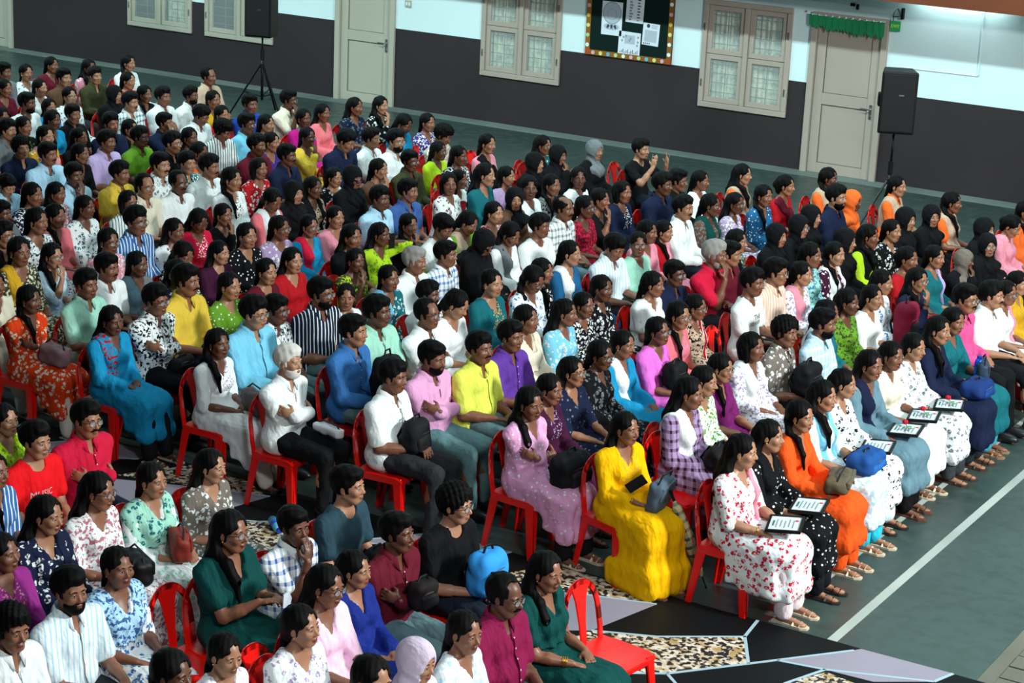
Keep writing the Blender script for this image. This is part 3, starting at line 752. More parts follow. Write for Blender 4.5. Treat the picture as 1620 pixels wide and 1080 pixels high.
CACHE = {}
def body_mesh(key, s, fine):
    if key in CACHE: return CACHE[key]
    F = Field(*body_grid(s, fine)); torso(F, s)
    for q in (0, 1):
        F.cone(s.hip[q], s.knee[q], .082 if s.man else .084, .056, .04); F.cone(s.knee[q], s.knee[q] * .55 + s.ankle[q] * .45 + V3(-.012, 0, 0), .052, .052, .03)
        F.cone(s.knee[q] * .55 + s.ankle[q] * .45 + V3(-.012, 0, 0), s.ankle[q], .05, .034, .03)
        F.cone(s.ankle[q] + V3(-.03, 0, -.04), s.ankle[q] + V3(.11, 0, -.055), .03, .026, .03); F.ell(s.ankle[q] + V3(.14, 0, -.063), (.05, .038, .018), .02)
        arm(F, s, q); hand(F, s, q)
    nr = .054 if s.man else .046
    F.cone(s.neck + V3(0, 0, -.02), s.head + s.Rh @ V3(-.025, 0, -.045), nr, nr * .98, .03)
    hh = V3(.135, .135, .14); F.apply(head_fn(s), s.head - hh, s.head + hh, .02)
    def cz(co):
        m = np.ones(len(co), bool)
        m &= ~((co[:, 2] > s.neck[2] + .03) & (np.abs(co - s.head).max(1) < .17))
        for q in (0, 1): m &= np.abs(co - (s.wr[q] + s.hd[q] * .06)).max(1) > .11
        return m
    CACHE[key] = F.mesh('body', M_skin, lip_attr(s), cz); return CACHE[key]

def cloth_grid(s, fine, legs=True):
    h = .0165 if fine else .025
    xs = axis_pts([(-.26, .36, h), (.36, .66, h * 1.2)]); ys = axis_pts([(-.36, .36, h)])
    zs = axis_pts([(-.02, .42, h * 1.4), (.42, 1.04, h)]) if legs else axis_pts([(.38, 1.06, h)])
    return xs, ys, zs

def neckline(F, s, kind):
    n = s.neck
    if kind == 'shirt': F.cone(n + V3(-.005, 0, .05), n + V3(.02, 0, -.0), .062, .060, .012, 'd'); F.cone(n + V3(.05, 0, .02), n + V3(.10, 0, -.10), .034, .010, .012, 'd')
    elif kind == 'tee': F.cone(n + V3(-.01, 0, .06), n + V3(.035, 0, .01), .068, .066, .012, 'd')
    elif kind == 'kurta': F.cone(n + V3(-.01, 0, .06), n + V3(.035, 0, .0), .072, .070, .015, 'd'); F.cone(n + V3(.06, 0, .0), n + V3(.115, 0, -.11), .052, .014, .015, 'd')
    elif kind == 'wide': F.cone(n + V3(-.02, -.02, .06), n + V3(.035, 0, -.0), .078, .082, .015, 'd'); F.cone(n + V3(.06, 0, .0), n + V3(.12, 0, -.07), .066, .04, .015, 'd')

GARM = {'sh': ('shirt', .016, 1.0), 'po': ('shirt', .014, .62), 'ts': ('tee', .014, .62), 'ku': ('kurta', .016, 1.55), 'sa': ('wide', .014, .62), 'ab': ('tee', .03, 1.95), 've': ('shirt', .016, .62), 'gown': ('kurta', .02, 1.6), 'kx': ('kurta', .016, 1.2)}
def top_mesh(key, s, garm, fine, sleeve):
    if key in CACHE: return CACHE[key]
    kind, g, _ = GARM[garm]; F = Field(*cloth_grid(s, fine, garm in ('ku', 'ab', 'gown', 'sa', 'kx')))
    torso(F, s, g + .004, .05)
    for q in (0, 1): arm(F, s, q, g + .002, sleeve, .022, .006)
    if garm in ('ku', 'ab', 'gown', 'sa', 'kx'):
        for q in (0, 1): F.cone(s.hip[q], s.knee[q], .097, .086, .05, grow=g)
        F.box((.22, 0, .525), (.20, .07, .035), .04, .05)
        kx = s.knee[0][0]
        lo = {'ku': .22, 'ab': .08, 'gown': .04, 'sa': .07, 'kx': .20}[garm]; ww = .135 if garm == 'ku' else .13
        if garm == 'gown': F.box((.36, -.02, .23), (.12, .13, .17), .05, .09); F.box((.30, -.04, .12), (.16, .15, .05), .05, .09)
        if garm == 'kx': F.box((.22, -.19, .36), (.17, .004, .13), .016, .05); F.box((.30, -.17, .26), (.12, .012, .07), .02, .05)
        for q in (-1, 1):
            F.box((.17, q * .165, .47), (.19, .004, .07), .014, .05)
            F.box((.36, q * .15, .40), (.07, .012, .12), .018, .05)
        F.box((kx + .030, 0, (lo + .5) / 2), (.034, ww, (.5 - lo) / 2 - .01), .028, .05)
        if lo < .2: F.box((kx + .06, 0, lo + .08), (.06, ww + .03, .07), .03, .08); F.box((kx - .08, 0, .28), (.06, ww, .2), .03, .06)
        else: F.box((kx + .045, 0, lo + .03), (.035, ww + .02, .02), .022, .07)
        X, Y, Z = F.pts((slice(None),) * 3)
        F.F += (np.clip((.56 - Z) / .12, 0, 1) * .010 * (1 - 2 * np.abs(np.sin(24 * Y + s.seed + .25 * np.sin(7 * Z + s.seed))))).astype(f32)
    else: F.cone(s.pelvis + V3(.02, -.08, -.0), s.pelvis + V3(.02, .08, -.0), .10, .10, .06, grow=g)
    F.folds(.0038, s.seed * 1.3)
    neckline(F, s, kind)
    CACHE[key] = F.mesh('top', M_cloth['plain']); return CACHE[key]

def collar_mesh(man):
    key = ('collar', man)
    if key in CACHE: return CACHE[key]
    mb = MB(); n = 22; k_ = 1.0 if man else .9
    prof = [(.060, -.03), (.0600, .010), (.0635, .034), (.0690, .034), (.0800, .012), (.0890, -.016), (.0830, -.018), (.0720, .004)]
    for i in range(n + 1):
        a = math.radians(-158 + 316 * i / n); fr = max(0, (abs(a) - 1.9) / .86)     # 0 at the back, 1 at the front opening
        for j, (r_, z) in enumerate(prof):
            low = (.045 * fr ** 1.5) if j in (4, 5, 6, 7) and j in (5, 6) else .018 * fr
            x = -math.cos(a) * r_ * k_ + .006 + (.012 * fr if j in (5, 6) else 0); y = math.sin(a) * (r_ + .004) * k_
            mb.v.append((x, y, z - low - .014 * fr + .046 - .012 * (-math.cos(a) + 1)))
    m_ = len(prof)
    for i in range(n):
        for j in range(m_): mb.f.append((i * m_ + j, i * m_ + (j + 1) % m_, (i + 1) * m_ + (j + 1) % m_, (i + 1) * m_ + j)); mb.mi.append(0)
    mb.f.append(tuple(range(m_))[::-1]); mb.f.append(tuple(n * m_ + j for j in range(m_))); mb.mi += [0, 0]
    CACHE[key] = mb.mesh('collar', M_cloth['plain'], smooth=True); return CACHE[key]
def placket(o, top, col, s, mat):
    """button strip laid on the shirt's own front surface"""
    n = len(top.vertices); co = np.empty(n * 3, f32); top.vertices.foreach_get('co', co); co = co.reshape(-1, 3)
    pts = []
    for z in np.arange(.60, .90, .03):
        m = (np.abs(co[:, 1]) < .016) & (np.abs(co[:, 2] - z) < .018) & (co[:, 0] > -.05)
        if m.any() and (s.arms != 'C' or z > .84): pts.append((float(co[m, 0].max()) + .001, 0, float(z)))
    if len(pts) < 2: return
    mb = MB(); mb.tube([(x, -.0, z) for x, y, z in pts], .0035, 6, flat=3.0); c = link('placket', mb.mesh('placket', mat, smooth=True), o); c.color = col; c['second_colour'] = col[:3]
    for x, y, z in pts[::2]:
        b = MB(); b.tube([(x + .002, -.0, z), (x + .006, -.0, z)], .0055, 8); link('button', b.mesh('button', M_button), o)
M_button = new_mat('shirt_button', lin('#d8d4cc'), .4)

def bottom_mesh(key, s, kind, fine):
    if key in CACHE: return CACHE[key]
    h = .025 if fine else .033
    F = Field(axis_pts([(-.24, .64, h)]), axis_pts([(-.30, .30, h)]), axis_pts([(.0, .70, h)]))
    F.ell(s.pelvis, (.13, .172, .10), .04, grow=.006)
    w = {'trousers': (.018, .066, .056), 'jeans': (.012, .060, .050), 'salwar': (.022, .078, .066), 'skirt': (.02, .07, .06)}[kind]
    for q in (0, 1):
        F.cone(s.hip[q], s.knee[q], .086, .062, .03, grow=w[0]); F.cone(s.knee[q], s.ankle[q] + V3(0, 0, .01 if kind != 'salwar' else .0), w[1], w[2], .02)
    F.folds(.005, s.seed + 2.0)
    CACHE[key] = F.mesh('bottom', M_cloth['plain']); return CACHE[key]

def shoes_mesh(key, s, man, q):
    key = key + (q,)
    if key in CACHE: return CACHE[key]
    mb = MB()
    for q in (q,):
        a = s.ankle[q]; L = .13
        if man:
            mb.ball((a[0] + .06, a[1], .04), (.135, .046, .045), 14, 9); mb.tube([(a[0] - .02, a[1], .05), (a[0] - .01, a[1], .10)], [.045, .042], 12)
        else:
            out = [(a[0] - .075, a[1] - .03), (a[0] + .05, a[1] - .036), (a[0] + .15, a[1] - .042), (a[0] + .195, a[1] - .02), (a[0] + .195, a[1] + .02), (a[0] + .15, a[1] + .042), (a[0] + .05, a[1] + .036), (a[0] - .075, a[1] + .03)]
            mb.prism(out, .0, .016)
            mb.tube([(a[0] + .09, a[1] - .04, .012), (a[0] + .095, a[1], .052), (a[0] + .09, a[1] + .04, .012)], .011, 6, flat=.4)
            mb.tube([(a[0] + .135, a[1] - .042, .012), (a[0] + .14, a[1], .044), (a[0] + .135, a[1] + .042, .012)], .010, 6, flat=.4)
    CACHE[key] = mb.mesh('footwear', M_shoe if man else M_sole, smooth=man); return CACHE[key]

# head-space pieces, shared by everybody
def hgrid(zl=-.16, zh=.17, xl=-.16, xh=.13, w=.13, h=.0075): return axis_pts([(xl, xh, h)]), axis_pts([(-w, w, h)]), axis_pts([(zl, zh, h)])
def hair_mesh(style, var):
    key = ('hair', style, var)
    if key in CACHE: return CACHE[key]
    rr = random.Random(hash(style) % 7 + var) if False else random.Random(ord(style[0]) + var)
    if style in 'scyvd':
        F = Field(*hgrid(-.12, .18)); g = .012 if style != 'c' else .022
        F.ell((-.014, 0, .032), (.099, .077, .090), .02, grow=g)
        F.ell((-.04, 0, .04), (.085, .080, .088), .02, grow=.006)
        if style != 'v' and style != 'd':
            top = .028 if style == 'c' else (.016 + .006 * var)
            F.ell((.020 - .01 * var, (.012 if var else -.01), .10), (.074, .064, .018 + top), .03)
            F.ell((.062, 0, .092), (.030, .052, .018 + .006 * var), .02)
        X, Y, Z = F.pts((slice(None),) * 3); ya = np.abs(Y)
        fz = .056 - 1.3 * np.maximum(ya - .045, 0) if style not in 'd' else .105 + 0 * ya
        # hairline: forehead down to the temple, sideburn, nape
        keep = np.where(X > .030, fz - Z, np.where(X > .002, -.030 - Z + 0 * Y, (-.075) - Z - .0 * X))
        keep = np.where((X > .030) & (Z > .02) & (X < .05) & (ya > .06), -.01, keep)
        F.F = np.maximum(F.F, np.clip(keep, -.05, .05).astype(f32))
        if style == 'v': F.ell((.02, 0, .11), (.10, .065, .062), .02, 'd')
        if style == 'd': F.ell((.075, .035, .09), (.05, .028, .03), .02, 'd'); F.ell((.075, -.035, .09), (.05, .028, .03), .02, 'd')
        for q in (-1, 1): F.ell((-.006, q * .092, -.010), (.020, .018, .032), .008, 'd')
        amp = .0025 if style != 'c' else .007; fq = 90 if style != 'c' else 140
        F.F += (amp * np.sin(fq * X + 3 * var) * np.sin(fq * 1.1 * Y + 20 * Z)).astype(f32)
    else:
        lo = {'t': -.42, 'u': -.14, 'b': -.17, 'l': -.46, 'B': -.42}[style]
        F = Field(*hgrid(lo, .16, -.24, .13, .16, .0085))
        F.ell((-.016, 0, .030), (.100, .079, .091), .02, grow=.010 + .003 * var)
        F.cone((-.05, .0, .0), (-.075, 0, -.06), .07, .05, .03)
        F.ell((.105, 0, -.035), (.082, .063, .106), .012, 'd')
        F.ell((.080, 0, -.045), (.084, .105, .092), .012, 'd')
        F.ell((.075, 0, .070), (.035, .034, .010), .015, 'd')
        if style in 'tul':
            for q in (-1, 1): F.ell((-.002, q * .094, -.014), (.024, .022, .032), .008, 'd')
            F.ell((.02, 0, -.12), (.07, .12, .070), .02, 'd')
        F.cone((-.01, 0, -.09), (-.03, 0, -.15), .046, .046, .010, 'd')
        if style == 't':
            F.ell((-.10, 0, -.04), (.035, .035, .04), .02)
            if var == 0: F.cone((-.115, 0, -.05), (-.155, .01, -.24), .028, .028, .02); F.cone((-.155, .01, -.24), (-.165, .02, -.39), .026, .012, .02)
            else:
                F.cone((-.10, -.02, -.05), (-.04, -.085, -.115), .030, .027, .02); F.cone((-.04, -.085, -.115), (.045, -.10, -.150), .027, .024, .02); F.cone((.045, -.10, -.150), (.100, -.09, -.26), .024, .019, .02); F.cone((.100, -.09, -.26), (.118, -.085, -.37), .019, .008, .02)
        elif style == 'u': F.ell((-.118, 0, .0), (.042, .045, .045), .02)
        elif style == 'b':
            for q in (-1, 1): F.cone((-.02, q * .072, .01), (-.012, q * .080, -.10), .030, .026, .03)
            F.cone((-.07, 0, .0), (-.075, 0, -.11), .065, .05, .04)
        elif style == 'l':
            for q in (-1, 1):
                F.cone((-.055, q * .062, .01), (-.085, q * .078, -.15), .026, .038, .03); F.cone((-.085, q * .078, -.15), (-.14, q * .075, -.32), .040, .032, .04)
            F.cone((-.08, 0, 0), (-.13, 0, -.20), .055, .06, .04); F.cone((-.13, 0, -.20), (-.165, 0, -.40), .06, .035, .04)
            if var:
                for a_, b_, ra, rb in (((-.06, -.068, -.03), (-.035, -.088, -.11), .028, .030), ((-.035, -.088, -.11), (.045, -.102, -.155), .030, .030), ((.045, -.102, -.155), (.100, -.095, -.25), .030, .026), ((.100, -.095, -.25), (.118, -.085, -.37), .026, .010)): F.cone(a_, b_, ra, rb, .02)
        X, Y, Z = F.pts((slice(None),) * 3)
        F.F += (.0022 * np.sin(150 * Y + 10 * np.sin(18 * X) + var) + .002 * np.sin(60 * X + 40 * Z)).astype(f32)
        F.F += (np.maximum(.004 - np.abs(Y) * .6, 0) * (Z > .03)).astype(f32)       # parting
    CACHE[key] = F.mesh('hair', M_hair); return CACHE[key]

def scarf_mesh(kind):
    key = ('scarf', kind)
    if key in CACHE: return CACHE[key]
    F = Field(*hgrid(-.42, .16, -.26, .20, .25, .0105))
    F.ell((-.014, 0, .030), (.098, .077, .088), .02, grow=.020)
    F.cone((-.01, 0, -.02), (-.03, 0, -.13), .092, .082, .04)
    F.ell((-.045, 0, -.23), (.125, .20, .085), .07)
    if kind != 'saree': F.ell((.02, 0, -.25), (.115, .12, .10), .05)
    X, Y, Z = F.pts((slice(None),) * 3)
    F.F += (.0045 * np.sin(70 * Z + 26 * X + 9 * np.sin(9 * Y)) * (Z < -.03)).astype(f32)
    if kind == 'niqab': F.ell((.10, 0, .006), (.06, .052, .018), .010, 'd')
    else: F.ell((.115, 0, -.024), (.075, .053, .082), .012, 'd')
    if kind != 'niqab': F.ell((.02, 0, -.03), (.07, .055, .08), .01, 'd')
    CACHE[key] = F.mesh('headscarf', M_cloth['plain']); return CACHE[key]

def eyes_mesh(q):
    if ('eye', q) in CACHE: return CACHE[('eye', q)]
    mb = MB()
    for q in (q,):
        c = Vector((.0748, q * .030, .001)); r = .0132
        mb.m = 0; mb.ball(c, r, 12, 8)
        d = Vector((1, q * .03, -.02)).normalized()
        mb.m = 1; mb.ball(c + d * r * .60, (r * .46, r * .60, r * .60), 10, 6)
        mb.m = 2     # lids
        b = len(mb.v); n = 10
        for sgn, z0, z1 in ((1, .28, 1.0), (-1, .42, 1.0)):
            b = len(mb.v)
            for i in range(4):
                zz = z0 + (z1 - z0) * i / 3; w = math.sqrt(max(1 - zz * zz, 0))
                for k in range(n + 1):
                    a = -1.7 + 3.4 * k / n; mb.v.append((c.x + r * 1.12 * w * math.cos(a), c.y + r * 1.12 * w * math.sin(a), c.z + sgn * r * 1.12 * zz))
            for i in range(3):
                for k in range(n):
                    f = (b + i * (n + 1) + k, b + i * (n + 1) + k + 1, b + (i + 1) * (n + 1) + k + 1, b + (i + 1) * (n + 1) + k)
                    mb.f.append(f if sgn > 0 else f[::-1]); mb.mi.append(2)
        mb.m = 1; mb.tube([(c.x + r * .75, c.y - r * .85, c.z + .001), (c.x + r * 1.12, c.y, c.z + r * .36), (c.x + r * .75, c.y + r * .85, c.z + .001)], .0017, 5)
    CACHE[('eye', q)] = mb.mesh('eye', [M_eye, M_iris, M_skin], smooth=True); return CACHE[('eye', q)]
def brows_mesh(man, q):
    key = ('brows', man, q)
    if key in CACHE: return CACHE[key]
    mb = MB()
    for q in (q,):
        r = .0052 if man else .0038
        mb.tube([(.088, q * .012, .019), (.089, q * .026, .0245), (.080, q * .042, .020), (.071, q * .050, .014)], [r * .8, r, r * .8, r * .4], 6, flat=.6)
    CACHE[key] = mb.mesh('eyebrow', M_hair, smooth=True); return CACHE[key]
def stache_mesh(kind):
    key = ('st', kind)
    if key in CACHE: return CACHE[key]
    if kind == 'M':
        mb = MB(); mb.tube([(.078, -.030, -.058), (.093, -.014, -.049), (.099, 0, -.047), (.093, .014, -.049), (.078, .030, -.058)], [.003, .0068, .0062, .0068, .003], 8)
        me = mb.mesh('moustache', M_hair, smooth=True)
    else:
        F = Field(*hgrid(-.14, .02, -.02, .12, .09, .0065))
        F.ell((.028, 0, -.062), (.064, .060, .058), .02, grow=.002); F.ell((.048, 0, -.092), (.034, .042, .030), .02, grow=.002)
        F.ell((.075, 0, -.012), (.07, .05, .034), .01, 'd'); F.ell((.098, 0, -.063), (.022, .024, .011), .006, 'd'); F.ell((.055, .05, -.02), (.05, .03, .034), .01, 'd'); F.ell((.055, -.05, -.02), (.05, .03, .034), .01, 'd')
        me = F.mesh('beard', M_hair)
    CACHE[key] = me; return me
def glasses_mesh():
    if 'gl' in CACHE: return CACHE['gl']
    mb = MB()
    for q in (-1, 1):
        P = []
        for k in range(13):
            a = 2 * math.pi * k / 12; P.append((.100 - .006 * abs(math.cos(a)) * (1 if q * math.cos(a) > 0 else 0), q * .031 + .0235 * math.cos(a), -.001 + .0185 * math.sin(a)))
        mb.m = 0; mb.tube(P, .0019, 5, cap=False)
        mb.tube([(.096, q * .054, .006), (.06, q * .074, .006), (.0, q * .080, .002)], .0019, 5)
        mb.m = 1; b = len(mb.v); mb.v.extend(P[:12]); mb.f.append(tuple(range(b, b + 12))); mb.mi.append(1)
    mb.m = 0; mb.tube([(.101, -.009, .003), (.105, 0, .006), (.101, .009, .003)], .0019, 5)
    CACHE['gl'] = mb.mesh('spectacles', [M_frame, M_lens]); return CACHE['gl']
def earring_mesh(q):
    if ('er', q) not in CACHE: CACHE[('er', q)] = MB().ball((.0, q * .084, -.036), .0055, 8, 6).mesh('earring', M_gold, smooth=True)
    return CACHE[('er', q)]

def dupatta_mesh(key, s, kind, fine):
    if key in CACHE: return CACHE[key]
    h = .015 if fine else .022
    F = Field(axis_pts([(-.26, .40, h)]), axis_pts([(-.30, .30, h)]), axis_pts([(.44, 1.08, h)]))
    g = .034; torso(F, s, g, .05, low=False)
    F.cone(s.waist + V3(.02, 0, -.05), s.waist + V3(.10, 0, -.08), .13, .12, .06)
    X, Y, Z = F.pts((slice(None),) * 3)
    if kind == 'neck': band = np.abs(np.abs(Y) - .095 - .02 * (Z < .8)) - .045 + 0 * X + 0 * Z
    elif kind == 'near': band = np.abs(Y + .105 + .03 * (X - .1)) - .05 + 0 * Z
    elif kind == 'far': band = np.abs(Y - .10) - .05 + 0 * Z + 0 * X
    elif kind == 'vest': band = np.maximum(np.abs(Y) - .17, np.where(X > 0, .022 - np.abs(Y), -.1)) + 0 * Z
    elif kind == 'wrap': band = np.maximum(.70 - Z + .12 * Y + 0 * X, -1)
    else: band = np.abs(Y * .8 + (Z - .80) * .62 * np.sign(X + .02) + 0 * X) - .075      # saree end, diagonal
    if kind == 'wrap':
        for q in (0, 1): F.cone(s.sh[q], s.sh[q] * .45 + s.el[q] * .55, .062, .062, .04)
    F.F = np.maximum(F.F, np.clip(band, -.05, .05).astype(f32))
    F.F += (.004 * np.sin(75 * Y + 14 * Z + 3 * np.sin(8 * Z + 9 * X))).astype(f32)
    neckline(F, s, 'kurta' if kind != 'wrap' else 'wide')
    CACHE[key] = F.mesh('drape', M_cloth['plain']); return CACHE[key]

# ---------------------------------------------------------------- colours of clothes
CL = dict(ocean='#1d5a86', white='#dfe6e6', cream='#d8d2bc', beige='#b7a08a', brown='#5a4030', grey='#6b7276', black='#0c0d10', maroon='#5c1424', azure='#1787b4', pink='#d98a9c', red='#a8161f',
  mustard='#c79a22', lavender='#b9a6d4', green='#5f9226', navy='#141e38', sky='#a9d2ea', yellow='#d4b440', royal='#1b3f9c', royal2='#182a78', teal='#14626b', salmon='#dc7078', rose='#b06a78', blue='#3468a4',
  cyan='#74c0dc', violet='#3c2a78', orange='#e0662a', crimson='#c2183a', lilac='#a08ab0', magenta='#b3187c', lime='#a6cc24', olive='#3a3c24', denim='#3a5a94', mint='#9ad0bc', peach='#e0b89c', plum='#3c1430', ink='#141c36',
  vermilion='#cc3a10', yellow2='#d6de58', rosepink='#d79cc4', violet2='#5c3590', plum2='#6a1c5c', orchid='#dc6cc8', taupe='#6e665e', yellow3='#eab000', orange2='#e2521a', steel='#5f7f8c', rose2='#d0508a', red2='#e0141c',
  magenta2='#8a2a7a', forest='#063f3c', slate='#28404c', palepink='#eac4dc', wine='#7a1440', gold='#caa24a', palelilac='#c4b4c8', silver='#bbb')
SCARFCOL = dict(mintprint='mint', blueprint='sky', multi='azure', stripe='red')
def rgba(n):
    c = CL.get(n) or CL[SCARFCOL.get(n, 'white')]; return (*lin(c), 1.0)
NICE = dict(ocean='ocean blue', yellow2='lemon', yellow3='golden yellow', orange2='orange', rose2='rose', red2='bright red', magenta2='magenta', royal='royal blue', royal2='royal blue', violet2='violet', plum2='plum', ink='inky blue', sky='sky blue',
  azure='turquoise blue', rosepink='mauve pink', palepink='pale pink', steel='steel blue', slate='slate blue', denim='denim blue', forest='dark green', palelilac='pale lilac', mintprint='mint printed', blueprint='blue printed', multi='blue and red', stripe='red striped')
nm = lambda c: NICE.get(c, c)
GN = dict(sh='shirt', po='polo shirt', ts='T-shirt', ku='kurta', sa='saree', ab='abaya', ve='polo under a beige vest', gown='long gown')
PN = dict(plain='', floral='floral', print='printed', dots='dotted', stripe='striped', check='checked', embroid='embroidered')
SKINS = ['#835640', '#744a36', '#94674c', '#603c2b', '#a2755a', '#7a503b']

